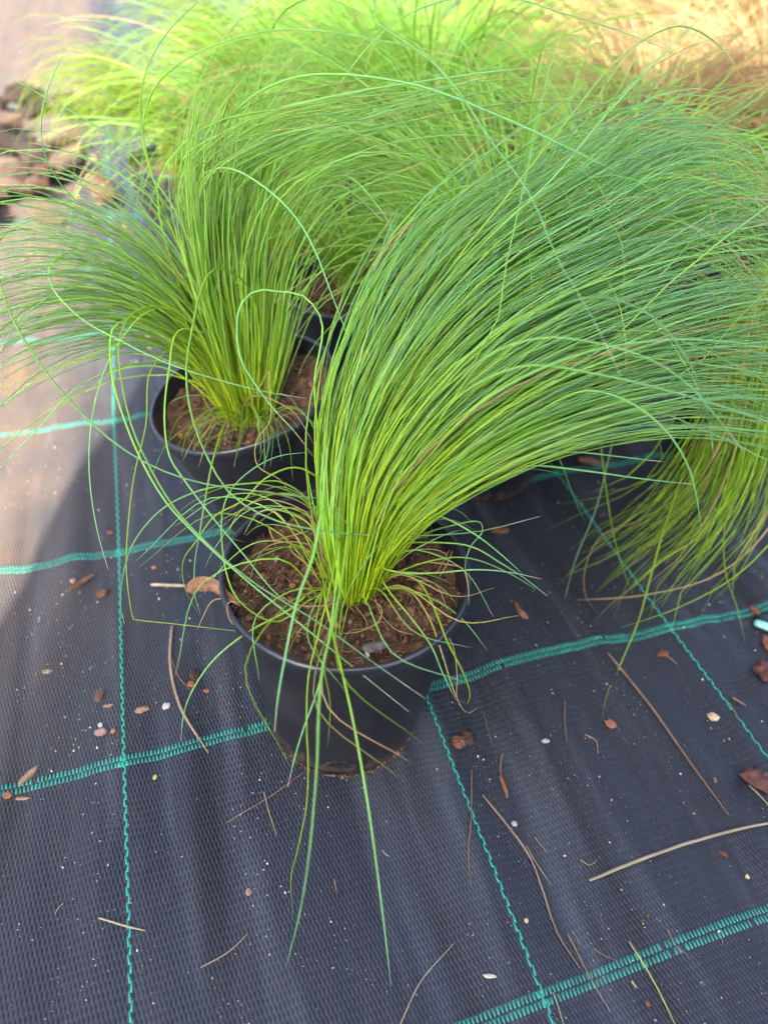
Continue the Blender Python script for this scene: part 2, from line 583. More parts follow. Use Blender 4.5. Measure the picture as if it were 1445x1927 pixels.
def guided(guides, n, seed_w=None, jx=22, jd=.02, tmin=.6, tmax=1.03, base_j=6, drift=.35):
    """random blades between neighbouring guide curves of (px, py, depth) control points"""
    G = np.array(guides, float)
    out = []
    K = G.shape[1]
    for _ in range(n):
        g = rng.uniform(0, len(G) - 1) if seed_w is None else np.interp(rng.random(), seed_w[0], seed_w[1])
        dg = rng.normal(0, drift) * (3 if rng.random() < .10 else 1)
        C = np.zeros((K, 3))
        for k in range(K):
            gk = min(max(g + dg * (k / (K - 1)), 0), len(G) - 1.0001)
            a = int(gk); f = gk - a
            C[k] = G[a, k] * (1 - f) + G[a + 1, k] * f
        amp = np.linspace(0, 1, K)
        ox, oy, od = rng.normal(0, jx), rng.normal(0, jx), rng.normal(0, jd)
        C[:, 0] += ox * amp + rng.normal(0, base_j, 1) * (1 - amp) + rng.normal(0, jx * .25, K) * amp
        C[:, 1] += oy * amp + rng.normal(0, base_j * .6, 1) * (1 - amp) + rng.normal(0, jx * .25, K) * amp
        C[:, 2] += od * amp + rng.normal(0, .008, 1)
        P = np.array([at(*c) for c in C])
        S = spline(P, 24)
        m_ = int(24 * min(1, rng.uniform(tmin, tmax)))
        out.append(S[:max(m_, 8) + 1])
    return out


# ------------------------------------------------------------------ pots
def lathe(prof, seg=56):
    a = np.linspace(0, 2 * math.pi, seg, endpoint=False)
    V = np.concatenate([np.c_[r * np.cos(a), r * np.sin(a), 0 * a + z] for r, z in prof])
    i = np.arange(len(prof) - 1)[:, None] * seg
    j = np.arange(seg)[None]
    Fq = np.stack([i + j, i + (j + 1) % seg, i + seg + (j + 1) % seg, i + seg + j], -1).reshape(-1, 4)
    return V, Fq


PR, PH, PB = .0862, .170, .0640
def rad_at(z): return PB + (PR - .003 - PB) * z / PH
V, Fq = lathe([(.001, .003), (PB - .006, .003), (PB - .001, .0), (PB, .002), (rad_at(.05), .05), (rad_at(.10), .10), (rad_at(.140), .140),
               (PR - .0016, .159)])
POT_WALL = mesh('pot_wall', V, Fq, M_POT)
V, Fq = lathe([(PR - .0017, .159), (PR - .0004, .161), (PR + .0002, .167), (PR, .1692), (PR - .0009, .1702), (PR - .0024, .1704), (PR - .0034, .1694), (PR - .0036, .166),
               (rad_at(.14) - .003, .14), (rad_at(.11) - .003, .11)])
POT_RIM = mesh('pot_rim', V, Fq, M_RIM)
SOIL_Z = .147


def soil_mesh(seed, zc=SOIL_Z, R=.0795):
    nr, ns = 34, 110
    rr = np.linspace(0.0005, 1, nr)
    a = np.linspace(0, 2 * math.pi, ns, endpoint=False)
    rg, ag = np.meshgrid(rr, a, indexing='ij')
    x, y = R * rg * np.cos(ag), R * rg * np.sin(ag)
    z = zc + .010 * (vnoise(x / .035, y / .035, seed) - .5) + .0075 * (vnoise(x / .012, y / .012, seed + 1) - .5) + .005 * (vnoise(x / .005, y / .005, seed + 2) - .5) + .003 * (vnoise(x / .0024, y / .0024, seed + 3) - .5)
    z = z + .004 * np.exp(-(rg / .35) ** 2) + .005 * rg ** 6
    V = np.c_[x.ravel(), y.ravel(), z.ravel()]
    i = np.arange(nr - 1)[:, None] * ns
    j = np.arange(ns)[None]
    Fq = np.stack([i + j, i + ns + j, i + ns + (j + 1) % ns, i + (j + 1) % ns], -1).reshape(-1, 4)
    return V, Fq


ICO_V, ICO_F = None, None
def ico():
    global ICO_V, ICO_F
    if ICO_V is None:
        p = (1 + 5 ** .5) / 2
        v = np.array([(-1, p, 0), (1, p, 0), (-1, -p, 0), (1, -p, 0), (0, -1, p), (0, 1, p), (0, -1, -p), (0, 1, -p), (p, 0, -1), (p, 0, 1), (-p, 0, -1), (-p, 0, 1)]) / math.hypot(1, p)
        f = np.array([(0, 11, 5), (0, 5, 1), (0, 1, 7), (0, 7, 10), (0, 10, 11), (1, 5, 9), (5, 11, 4), (11, 10, 2), (10, 7, 6), (7, 1, 8), (3, 9, 4), (3, 4, 2), (3, 2, 6), (3, 6, 8), (3, 8, 9), (4, 9, 5), (2, 4, 11), (6, 2, 10), (8, 6, 7), (9, 8, 1)])
        ICO_V, ICO_F = v, f
    return ICO_V, ICO_F


def crumb(p, s, col):
    v, f = ico()
    R_ = np.linalg.qr(rng.normal(size=(3, 3)))[0]
    v = v * rng.uniform(.6, 1.25, (12, 1)) * (s * rng.uniform(.6, 1.3, 3))
    return v @ R_.T + p, f, np.tile(np.array(col) * rng.uniform(.7, 1.3), (12, 1))


def crumbs_geo(seed, n, V):
    gs = []
    idx = rng.integers(0, len(V), n)
    for i in idx:
        p = V[i].copy()
        q = rng.random()
        col = (.07, .036, .02) if q < .45 else (.14, .072, .038) if q < .8 else (.22, .115, .055) if q < .95 else (.20, .16, .13)
        s = rng.choice([.0009, .0014, .0022, .0035], p=[.4, .35, .2, .05])
        p[2] += s * .3
        gs.append(crumb(p, s, col))
    return gs


SOILS = []
for s in range(2):
    V, Fq = soil_mesh(50 + s * 10)
    gs = crumbs_geo(s, 1800 if s == 0 else 700, V)
    for k in range(520 if s == 0 else 160):
        p_ = V[rng.integers(0, len(V))]; a_ = rng.uniform(0, 6.28); l_ = rng.uniform(.003, .010)
        P_ = np.array([p_ + [0, 0, .0006], p_ + [l_ * .5 * math.cos(a_), l_ * .5 * math.sin(a_), rng.uniform(.001, .003)], p_ + [l_ * math.cos(a_ + .7), l_ * math.sin(a_ + .7), .0008]])
        v_, f_ = tube(spline(P_, 4), np.full(5, rng.uniform(.00015, .0004)), 3)
        gs.append((v_, f_, np.tile(np.array((.26, .165, .10) if rng.random() < .6 else (.07, .04, .025)) * rng.uniform(.7, 1.3), (len(v_), 1))))
    jv, jf, jc = join(gs)
    SOILS.append((mesh('soil', V, Fq, M_SOIL), mesh('soil_crumbs', jv, jf, M_CRUMB, jc)))


def pot(root, which=1):
    w = obj('pot', POT_WALL, root)
    obj('rim', POT_RIM, w)
    s = obj('soil', SOILS[which][0], root)
    tag(obj('soil_crumbs', SOILS[which][1], s), kind='stuff')
    return w, s


# ------------------------------------------------------------------ the front plant
main = empty('potted_plant', (0, -.004, -.001), (0.0, math.radians(1.2), .4))
tag(main, 'large feathery green grass in the front black pot, blades swept to the right', 'potted plant', 'potted feather grasses on the ground cover')
pot(main, 0)
INV = inv_of(main)
MG = [  # lower right edge of the sweep to its upper left edge
    [(684, 1118, .474), (778, 985, .440), (960, 862, .435), (1190, 785, .46), (1440, 775, .52), (1640, 840, .57)],
    [(679, 1123, .474), (748, 950, .435), (940, 775, .435), (1200, 655, .47), (1450, 600, .53), (1680, 600, .58)],
    [(668, 1129, .476), (722, 880, .435), (920, 650, .440), (1190, 510, .48), (1440, 440, .54), (1640, 430, .58)],
    [(656, 1130, .478), (684, 820, .440), (860, 545, .450), (1120, 375, .50), (1340, 290, .55), (1470, 360, .57)],
    [(644, 1124, .483), (638, 790, .455), (780, 480, .465), (1010, 300, .51), (1290, 195, .55), (1430, 290, .56)],
    [(632, 1114, .487), (600, 810, .470), (680, 560, .480), (830, 380, .52), (1000, 270, .55), (1200, 180, .57)],
]
cw = ([0, .23, .60, .85, .96, 1.0], [0, .8, 2, 3, 4, 5])
curves = guided(MG, 820, cw, jx=44, jd=.03, tmin=.45, tmax=1.05, base_j=7, drift=.55)
CURL = [
    [(638, 1115, .483), (690, 790, .455), (850, 520, .47), (1080, 335, .52), (1280, 205, .555), (1375, 222, .56), (1425, 320, .565), (1405, 440, .57)],
    [(650, 1118, .480), (710, 800, .450), (900, 560, .46), (1120, 400, .51), (1310, 300, .55), (1400, 315, .56), (1432, 420, .565), (1400, 540, .57)],
    [(640, 1115, .483), (680, 790, .455), (800, 520, .475), (980, 350, .52), (1160, 215, .555), (1270, 215, .56), (1330, 300, .565), (1320, 400, .57)],
]
curves += guided(MG, 130, cw, jx=55, jd=.03, tmin=.28, tmax=.55, base_j=10, drift=.9)
curves += guided(MG, 46, None, jx=80, jd=.04, tmin=.5, tmax=1.0, base_j=12, drift=1.8)
curls = guided(CURL, 70, None, jx=28, jd=.02, tmin=.84, tmax=1.03, base_j=9, drift=.3)
# short inner blades that fill the foot of the clump
MG2 = [[(560, 0, 0)] * 4] * 2
FOOT = [
    [(684, 1118, .470), (752, 1000, .45), (840, 900, .44), (930, 830, .44)],
    [(676, 1125, .468), (712, 980, .445), (770, 850, .44), (850, 740, .44)],
    [(658, 1130, .472), (664, 960, .45), (690, 820, .45), (740, 690, .45)],
    [(636, 1116, .485), (598, 970, .47), (600, 850, .465), (610, 700, .46)],
]
curves_f = guided(FOOT, 260, None, jx=16, jd=.012, tmin=.6, tmax=1.0, base_j=6)
geos = []
for S in curves:
    q = rng.random()
    if rng.random() < .07: S = kink(S)
    geos.append(blade_geo(S[::2] if len(S) > 14 else S, 13, rng.uniform(.00038, .00078), 'green' if q < .988 else 'yellow' if q < .994 else 'straw'))
for S in curls:
    geos.append(blade_geo(S, 30, rng.uniform(.00045, .0008), 'green'))
for S in curves_f:
    geos.append(blade_geo(S[::2], 10, rng.uniform(.0005, .0008), 'green' if rng.random() < .97 else 'yellow', var=1.25, bluish=.4))


def hero(px, d, r=.00085, kind='green0', n=44, sides=4):
    """one long stray blade through picture points; d = depths at evenly spaced stations"""
    k = len(px)
    dd = np.interp(np.linspace(0, 1, k), np.linspace(0, 1, len(d)), d)
    P = np.array([at(x, y, z) for (x, y), z in zip(px, dd)])
    return blade_geo(P, n, r, kind, sides)


MAIN_HERO = [
    ([(652, 1118), (656, 1040), (657, 985), (645, 1080), (632, 1152), (607, 1260), (596, 1450), (585, 1580), (566, 1710), (539, 1818)], [.478, .40, .37, .36, .40], .00105, 'green0'),
    ([(630, 1110), (618, 1010), (608, 957), (588, 1050), (560, 1130), (536, 1240), (521, 1330), (517, 1377)], [.48, .40, .375, .37], .00105, 'white'),
    ([(645, 1100), (640, 1010), (622, 1100), (600, 1190), (581, 1270), (577, 1360), (580, 1440), (578, 1505), (560, 1600), (548, 1650), (551, 1722)], [.48, .41, .40, .41, .44], .0008, 'lime'),
    ([(640, 1120), (612, 1110), (626, 1190), (645, 1270), (662, 1345), (690, 1500), (715, 1680), (736, 1856)], [.478, .44, .395, .385, .41], .0011, 'green0'),
    ([(640, 1110), (640, 1020), (622, 1180), (600, 1290), (565, 1390), (541, 1482)], [.478, .42, .39, .40], .0008, 'white'),
    ([(625, 1115), (617, 1090), (592, 1202), (610, 1263), (621, 1324), (617, 1403)], [.478, .44, .40, .40], .0008, 'lime'),
    ([(690, 1110), (740, 1080), (787, 1094), (812, 1134), (841, 1206), (873, 1270), (884, 1306), (878, 1323), (862, 1317)], [.475, .45, .43, .44, .455], .0010, 'lime'),
    ([(680, 1112), (700, 1075), (740, 1123), (776, 1166), (812, 1217), (833, 1267), (858, 1318)], [.475, .45, .43, .44], .0008, 'green0'),
    ([(700, 1105), (770, 1112), (806, 1160), (830, 1225), (850, 1290), (866, 1330)], [.475, .45, .435, .45], .0007, 'yellow'),
    ([(650, 1110), (660, 1044), (704, 1065), (758, 1078), (820, 1078), (900, 1072), (965, 1078), (1020, 1090)], [.475, .445, .44, .45], .0008, 'green'),
    ([(690, 1105), (740, 1030), (822, 1021), (888, 1029), (946, 1062), (985, 1087), (1030, 1122)], [.475, .45, .44, .46], .0007, 'white'),
    ([(690, 1105), (740, 985), (790, 962), (835, 974), (891, 1004), (935, 1037), (982, 1079)], [.475, .45, .44, .46], .0007, 'green0'),
    ([(700, 1100), (770, 1020), (846, 990), (905, 985), (908, 998), (885, 1029), (875, 1073), (884, 1100)], [.475, .46, .45, .46], .0007, 'green0'),
    ([(690, 1108), (740, 1080), (880, 1050), (960, 1080), (1010, 1110)], [.475, .45, .46], .0006, 'green'),
    ([(700, 1108), (790, 930), (900, 885), (1000, 876), (1100, 886), (1200, 900), (1305, 912)], [.475, .44, .44, .46], .0010, 'white'),
    ([(705, 1100), (800, 940), (890, 872), (1000, 852), (1083, 851), (1170, 860), (1247, 869)], [.475, .45, .44, .46], .0008, 'white'),
    ([(700, 1100), (820, 880), (1000, 780), (1110, 735), (1184, 757), (1239, 797), (1291, 870), (1312, 946), (1319, 1003)], [.475, .40, .39, .42], .0008, 'green'),
    ([(690, 1110), (780, 900), (860, 740), (945, 655), (1031, 635), (1118, 645), (1205, 669), (1291, 721), (1343, 780), (1398, 849)], [.475, .37, .36, .38], .0008, 'white'),
    ([(690, 1110), (800, 800), (1000, 600), (1140, 560), (1232, 600), (1274, 648), (1305, 700), (1329, 773), (1343, 863)], [.475, .37, .36, .39], .0008, 'white'),
    ([(700, 1105), (780, 900), (870, 740), (980, 690), (1135, 707), (1291, 745), (1445, 794), (1500, 812)], [.475, .38, .375, .40], .0009, 'green0'),
    ([(660, 1115), (720, 750), (850, 500), (930, 400), (1060, 235), (1170, 105), (1250, 55), (1290, 50), (1340, 75), (1380, 120), (1407, 170), (1412, 205)], [.478, .44, .46, .50, .53], .0010, 'green'),
    ([(655, 1115), (740, 700), (880, 490), (1040, 335), (1150, 205), (1300, 50), (1370, -15)], [.478, .44, .46, .50], .0009, 'green0'),
    ([(690, 1108), (800, 870), (930, 740), (1080, 670), (1250, 640), (1450, 650)], [.475, .38, .37, .40], .0009, 'green0'),
    ([(640, 1115), (610, 900), (592, 720), (600, 590), (576, 560), (519, 548), (481, 547), (454, 572), (446, 621), (454, 678), (481, 724), (519, 774), (557, 815), (590, 860)], [.478, .44, .43, .44, .46], .00075, 'green'),
    ([(625, 1110), (590, 1112), (546, 1146), (460, 1194), (401, 1243), (363, 1298), (345, 1350), (341, 1396)], [.478, .44, .43, .46], .0008, 'white'),
    ([(620, 1100), (590, 950), (520, 905), (477, 909), (373, 924), (304, 959), (252, 1021), (231, 1090), (228, 1142), (235, 1175)], [.48, .46, .47, .50], .0008, 'green'),
    ([(610, 1090), (590, 960), (550, 930), (497, 935), (440, 980), (432, 1010), (460, 1020)], [.485, .47, .47, .47], .0007, 'lime'),
    ([(620, 1090), (600, 900), (560, 880), (500, 900), (460, 940), (400, 975), (373, 1014), (345, 1056), (349, 1108), (376, 1158)], [.485, .46, .46, .50], .0008, 'lime'),
    ([(640, 1110), (590, 1125), (520, 1170), (450, 1130), (420, 1040), (430, 930), (520, 860), (590, 850)], [.475, .45, .46, .47], .0007, 'green0'),
    ([(660, 1115), (640, 1200), (645, 1140), (700, 1040), (780, 960), (860, 940)], [.47, .43, .43, .45], .0006, 'green'),
    ([(610, 1095), (575, 1010), (540, 960), (480, 930), (420, 935), (330, 990)], [.485, .47, .47, .49], .0006, 'green'),
]
heroes = [hero(a_, b_, c_ * .9, k_) for a_, b_, c_, k_ in MAIN_HERO]
# curly dead strands round the foot of the clump
DRY = [
    ([(640, 1110), (600, 1170), (560, 1240), (540, 1255), (555, 1200), (600, 1150), (650, 1080)], 'yellow'),
    ([(650, 1120), (600, 1200), (552, 1190), (556, 1230), (600, 1265), (640, 1272), (655, 1245), (680, 1250)], 'yellow'),
    ([(690, 1120), (718, 1145), (712, 1170), (670, 1190), (632, 1192)], 'yellow'),
    ([(700, 1110), (720, 1160), (745, 1185), (780, 1195)], 'straw'),
    ([(620, 1105), (560, 1110), (530, 1120), (560, 1138), (620, 1138), (660, 1128)], 'straw'),
    ([(590, 1060), (550, 1000), (510, 960), (470, 970)], 'yellow'),
    ([(600, 1050), (570, 960), (520, 960), (480, 990)], 'yellow'),
    ([(580, 1000), (540, 1010), (515, 1015), (505, 990), (520, 1030)], 'straw'),
    ([(740, 1085), (790, 1060), (840, 1062), (870, 1070), (880, 1100), (882, 1140)], 'straw'),
    ([(770, 1090), (820, 1100), (835, 1130), (842, 1150)], 'straw'),
    ([(845, 1035), (832, 1060), (818, 1085)], 'straw'),
    ([(850, 1038), (842, 1060), (826, 1086)], 'straw'),
    ([(455, 1190), (430, 1160), (430, 1135), (470, 1138)], 'straw'),
    ([(800, 1150), (850, 1210), (860, 1270), (862, 1320), (880, 1342), (900, 1330)], 'straw'),
    ([(655, 1122), (690, 1180), (655, 1190), (640, 1230)], 'yellow'),
    ([(700, 960), (640, 880), (625, 930), (660, 1000)], 'yellow'),
    ([(640, 1120), (610, 1180), (590, 1230), (600, 1260)], 'straw'),
    ([(600, 1090), (575, 1060), (545, 1030), (550, 1020)], 'yellow'),
]
for px, kd in DRY:
    heroes.append(hero(px, [.470, .448, .437] if px[0][0] > 500 else [.44, .44], .0005, kd, 22, 3))
# short wisps lying out of the clump on all sides over the soil
for k in range(18):
    a = rng.uniform(0, 6.28)
    x0, y0 = .017 * math.cos(a), -.01 + .015 * math.sin(a)
    L = rng.uniform(.05, .12)
    h = rng.uniform(.015, .06)
    b_ = a + rng.uniform(-.5, .5)
    P = [(x0, y0, .150), (x0 + L * .3 * math.cos(b_), y0 + L * .3 * math.sin(b_), .152 + h), (x0 + L * .75 * math.cos(b_), y0 + L * .75 * math.sin(b_), .155 + h * .8),
         (x0 + L * 1.1 * math.cos(b_ + .4), y0 + L * 1.1 * math.sin(b_ + .4), .156 + h * .25)]
    heroes.append(blade_geo(np.array(P), 14, .00055, rng.choice(['green', 'lime', 'yellow', 'straw'], p=[.6, .2, .08, .12])))
# hair thin strands straying out to both sides
HAIR_L = [
    [(612, 1075, .478), (585, 940, .470), (500, 895, .470), (380, 930, .485), (285, 1040, .50)],
    [(614, 1085, .478), (575, 975, .470), (490, 945, .468), (425, 1000, .475), (395, 1090, .485)],
    [(618, 1095, .476), (570, 1050, .465), (490, 1060, .458), (420, 1130, .462), (390, 1220, .475)],
]
HAIR_R = [
    [(690, 1085, .472), (770, 965, .452), (880, 930, .455), (980, 985, .47)],
    [(692, 1100, .472), (770, 1040, .450), (860, 1035, .448), (950, 1095, .46)],
    [(690, 1112, .472), (760, 1110, .448), (830, 1150, .440), (880, 1240, .445)],
]
for S in guided(HAIR_L, 13, None, jx=34, jd=.015, tmin=.55, tmax=1.0, base_j=6) + guided(HAIR_R, 12, None, jx=34, jd=.012, tmin=.55, tmax=1.0, base_j=6):
    heroes.append(blade_geo(S, 24, rng.uniform(.0003, .00055), rng.choice(['green', 'lime', 'straw'], p=[.7, .2, .1])))
# dead sheaths packed round the foot
for k in range(90):
    a = rng.uniform(0, 6.28); q = rng.uniform(.75, 1.05)
    x0, y0 = .011 * q * math.cos(a) + .003, -.013 + .010 * q * math.sin(a)
    L = rng.uniform(.010, .034); o_ = rng.uniform(.15, .8)
    P = np.array([(x0, y0, .147), (x0 + .4 * L * o_ * math.cos(a), y0 + .4 * L * o_ * math.sin(a), .147 + L * .55), (x0 + L * o_ * math.cos(a + .3), y0 + L * o_ * math.sin(a + .3), .147 + L * rng.uniform(.5, .95))])
    geos.append(blade_geo(P, 5, rng.uniform(.0005, .001), rng.choice(['straw', 'yellow'], p=[.75, .25]), var=.75))
singles, rest = heroes[:], []
order = list(range(len(geos)))
rnd.shuffle(order)
for k in order:
    (singles if len(singles) < 298 else rest).append(geos[k])
put_tuft(rest, main, INV)
for g in singles: put_blade(g, main, INV)

# ------------------------------------------------------------------ the leaning plant behind it on the left
lean = empty('potted_plant', (.0045, .2245, .012), (0, math.radians(-13.6), 0))
tag(lean, 'green grass in a leaning black pot, blades hanging left over the sunlit fabric', 'potted plant', 'potted feather grasses on the ground cover')
pot(lean, 1)
INV = inv_of(lean)
LG = [
    [(445, 790, .620), (370, 700, .60), (270, 660, .575), (130, 690, .555), (-40, 800, .55), (-120, 900, .55)],
    [(440, 780, .620), (350, 630, .59), (240, 560, .565), (90, 545, .54), (-80, 610, .53), (-160, 700, .53)],
    [(445, 780, .620), (350, 560, .585), (240, 460, .56), (90, 400, .535), (-80, 420, .52), (-160, 500, .52)],
    [(450, 780, .620), (375, 520, .58), (285, 370, .55), (160, 285, .53), (0, 270, .52), (-120, 330, .52)],
]
VG = [
    [(455, 800, .628), (395, 610, .59), (352, 440, .56), (345, 330, .54), (430, 230, .52), (640, 175, .50), (900, 140, .50), (1200, 115, .50)],
    [(465, 800, .630), (430, 610, .60), (400, 450, .57), (410, 330, .55), (520, 250, .53), (720, 200, .52), (950, 150, .52), (1180, 135, .52)],
    [(478, 802, .632), (470, 610, .60), (470, 460, .58), (510, 350, .56), (640, 280, .55), (820, 230, .54), (1000, 200, .54), (1150, 220, .55)],
    [(488, 804, .635), (505, 640, .61), (530, 500, .59), (590, 400, .58), (700, 340, .57), (850, 300, .57), (980, 330, .58), (1080, 380, .58)],
]
UG = [
    [(455, 798, .625), (402, 630, .59), (362, 480, .56), (345, 350, .54), (352, 220, .525), (395, 110, .515)],
    [(464, 800, .628), (430, 620, .60), (405, 460, .57), (402, 320, .55), (430, 190, .535), (500, 95, .53)],
    [(474, 802, .630), (466, 610, .60), (456, 450, .58), (472, 310, .56), (530, 190, .55), (630, 120, .545)],
    [(484, 804, .633), (500, 640, .61), (512, 490, .59), (548, 350, .57), (620, 250, .56), (730, 190, .56)],
    [(494, 806, .636), (528, 690, .62), (560, 570, .61), (605, 470, .60), (680, 380, .59), (780, 340, .585)],
]
WISP = [
    [(458, 795, .62), (405, 765, .60), (330, 780, .56), (285, 850, .535)],
    [(468, 800, .62), (440, 775, .60), (410, 815, .56), (375, 890, .53)],
    [(478, 802, .625), (480, 780, .60), (490, 815, .56), (465, 900, .525)],
    [(486, 804, .63), (515, 770, .61), (555, 785, .57), (575, 850, .54)],
]
geos = []
for S in guided(WISP, 40, None, jx=26, jd=.012, tmin=.6, tmax=1.0, base_j=8):
    geos.append(blade_geo(S[::2], 12, rng.uniform(.0004, .0007), rng.choice(['green', 'lime', 'straw'], p=[.6, .25, .15])))
for S in guided(LG, 230, ([0, .38, .78, 1], [0, 1, 2, 3]), jx=36, jd=.03, tmin=.55, tmax=1.05, base_j=10):
    geos.append(blade_geo(S[::2], 12, rng.uniform(.0005, .00085), 'green' if rng.random() < .985 else 'straw', var=.85, bluish=.8))
for S in guided(UG, 300, ([0, .3, .6, .9, 1], [0, 1, 2, 3, 4]), jx=36, jd=.025, tmin=.48, tmax=1.02, base_j=10):
    geos.append(blade_geo(S[::2], 12, rng.uniform(.0005, .0009), 'green' if rng.random() < .985 else 'yellow', var=.95, bluish=.35))
for S in guided(VG, 46, None, jx=36, jd=.03, tmin=.55, tmax=1.0, base_j=12):
    geos.append(blade_geo(S, 24, rng.uniform(.0006, .0010), 'green' if rng.random() < .985 else 'yellow', var=.95, bluish=.6))
LEAN_HERO = [
    ([(458, 790), (400, 600), (320, 420), (282, 310), (265, 220), (272, 145), (305, 75), (372, 5), (440, -30)], [.62, .54, .48, .44], .00095, 'green'),
    ([(460, 790), (405, 600), (330, 440), (290, 340), (268, 255), (285, 175), (340, 118), (410, 82), (480, 62), (560, 55), (650, 65), (760, 85), (880, 110)], [.62, .54, .49, .46, .47], .001, 'green'),
    ([(462, 790), (400, 570), (352, 410), (334, 355), (345, 300), (410, 255), (510, 212), (640, 178), (780, 155), (900, 138), (1050, 122)], [.62, .55, .51, .49], .001, 'green'),
    ([(465, 790), (395, 570), (365, 420), (375, 340), (405, 318), (443, 320), (500, 354), (561, 415), (596, 479), (622, 548), (657, 640)], [.62, .55, .50, .46, .45], .0010, 'green0'),
    ([(470, 795), (490, 650), (470, 545), (431, 510), (404, 507), (382, 537), (363, 614), (351, 694), (359, 773), (389, 857), (435, 930), (500, 972), (582, 995), (660, 1005), (776, 1008), (900, 1000), (1015, 972)], [.63, .52, .47, .45, .43, .43, .45], .0010, 'white'),
    ([(445, 785), (380, 650), (330, 590), (290, 577), (260, 583), (233, 612), (224, 648), (229, 716), (252, 812), (283, 880), (321, 945), (390, 1022), (480, 1098), (600, 1172), (700, 1245), (800, 1315)], [.62, .54, .50, .48, .46, .42, .40], .00095, 'white'),
    ([(450, 785), (390, 640), (320, 579), (271, 591), (233, 633), (210, 670), (191, 715), (173, 793), (168, 869), (184, 1000), (204, 1072)], [.62, .55, .52, .50, .50], .0008, 'white'),
    ([(445, 785), (330, 640), (250, 600), (215, 615), (210, 697), (233, 785), (264, 861), (313, 945), (366, 1003), (450, 1080), (560, 1170), (680, 1268), (770, 1340)], [.62, .54, .50, .47, .43, .41], .0009, 'white'),
    ([(430, 775), (250, 590), (110, 450), (30, 430), (-12, 470), (0, 530), (24, 599), (62, 665), (104, 723), (149, 772), (208, 827), (277, 872), (346, 900), (500, 926), (650, 938), (720, 930)], [.62, .54, .48, .46, .46, .46], .0010, 'green0'),
    ([(435, 775), (340, 590), (220, 485), (131, 475), (100, 492), (92, 519), (104, 550), (156, 602), (225, 640), (311, 682), (381, 706), (500, 737), (577, 750)], [.62, .54, .50, .49, .50], .0009, 'white'),
    ([(440, 775), (290, 530), (160, 395), (107, 336), (86, 294), (78, 242), (83, 194), (100, 145), (124, 92)], [.62, .53, .48, .46], .001, 'green0'),
    ([(450, 775), (390, 540), (310, 365), (200, 250), (90, 185), (-20, 125)], [.62, .54, .48, .45], .001, 'green0'),
    ([(440, 800), (427, 790), (405, 850), (376, 1004), (366, 1073), (368, 1125), (378, 1157)], [.62, .56, .53, .53], .0009, 'green0'),
    ([(440, 790), (340, 650), (283, 700), (275, 800), (252, 900), (242, 986), (238, 1066), (251, 1163), (256, 1166), (338, 1175), (442, 1187), (522, 1194)], [.62, .54, .52, .51, .48, .45], .0007, 'lime'),
    ([(450, 790), (410, 640), (340, 620), (318, 700), (310, 790), (320, 860), (345, 900), (408, 983), (460, 1045), (511, 1108), (563, 1156)], [.62, .54, .50, .46, .44], .0009, 'green0'),
    ([(480, 800), (430, 230), (560, 145), (760, 155), (945, 221), (1066, 277), (1172, 328)], [.62, .48, .41, .365], .0011, 'green0'),
    ([(480, 800), (470, 300), (520, 40), (590, -5), (760, 78), (850, 155), (920, 260), (1000, 372), (1050, 490), (1110, 590), (1168, 708)], [.62, .50, .41, .37, .355], .0009, 'white'),
    ([(480, 800), (560, 300), (780, 20), (920, -10), (1060, 25), (1200, 71), (1310, 118)], [.62, .52, .48, .50], .0009, 'green0'),
    ([(470, 800), (420, 560), (345, 380), (360, 200), (430, 60), (520, -20)], [.62, .56, .52, .50], .0008, 'green'),
    ([(470, 800), (440, 480), (520, 180), (640, 60), (700, 10)], [.62, .56, .50, .48], .0007, 'green'),
    ([(480, 800), (520, 500), (640, 330), (720, 400), (760, 470), (830, 515)], [.63, .57, .52, .50], .0008, 'white'),
    ([(480, 800), (500, 520), (570, 370), (640, 350), (720, 415)], [.63, .57, .52, .50], .0008, 'white'),
    ([(420, 770), (300, 620), (100, 560), (0, 625), (-40, 680)], [.62, .55, .50, .48], .0009, 'lime'),
    ([(425, 770), (310, 600), (150, 540), (40, 600), (-20, 700)], [.62, .55, .50, .48], .0009, 'green'),
    ([(430, 780), (300, 690), (160, 720), (60, 820), (-20, 900)], [.62, .56, .53, .52], .0008, 'green'),
    ([(460, 790), (505, 700), (507, 726), (507, 795), (483, 830), (486, 878), (531, 906), (548, 934)], [.62, .54, .50, .49], .0006, 'yellow'),
    ([(455, 770), (462, 757), (476, 745), (507, 750), (552, 775), (576, 809), (592, 840)], [.61, .53, .49], .0007, 'straw'),
]
heroes = [hero(a_, b_, c_ * .82, k_) for a_, b_, c_, k_ in LEAN_HERO]
for k in range(16):
    x0, y0 = rng.uniform(330, 470), rng.uniform(790, 850)
    P = [(470, 800), ((x0 + 470) / 2, y0 - rng.uniform(10, 60)), (x0, y0), (x0 - rng.uniform(-60, 60), y0 + rng.uniform(0, 50))]
    heroes.append(hero(P, [.62, .595], .0005, rng.choice(['straw', 'yellow', 'lime']), 14, 3))
singles, rest = heroes[:], []
order = list(range(len(geos))); rnd.shuffle(order)
for k in order: (singles if len(singles) < 290 else rest).append(geos[k])
put_tuft(rest, lean, INV)
for g in singles: put_blade(g, lean, INV)

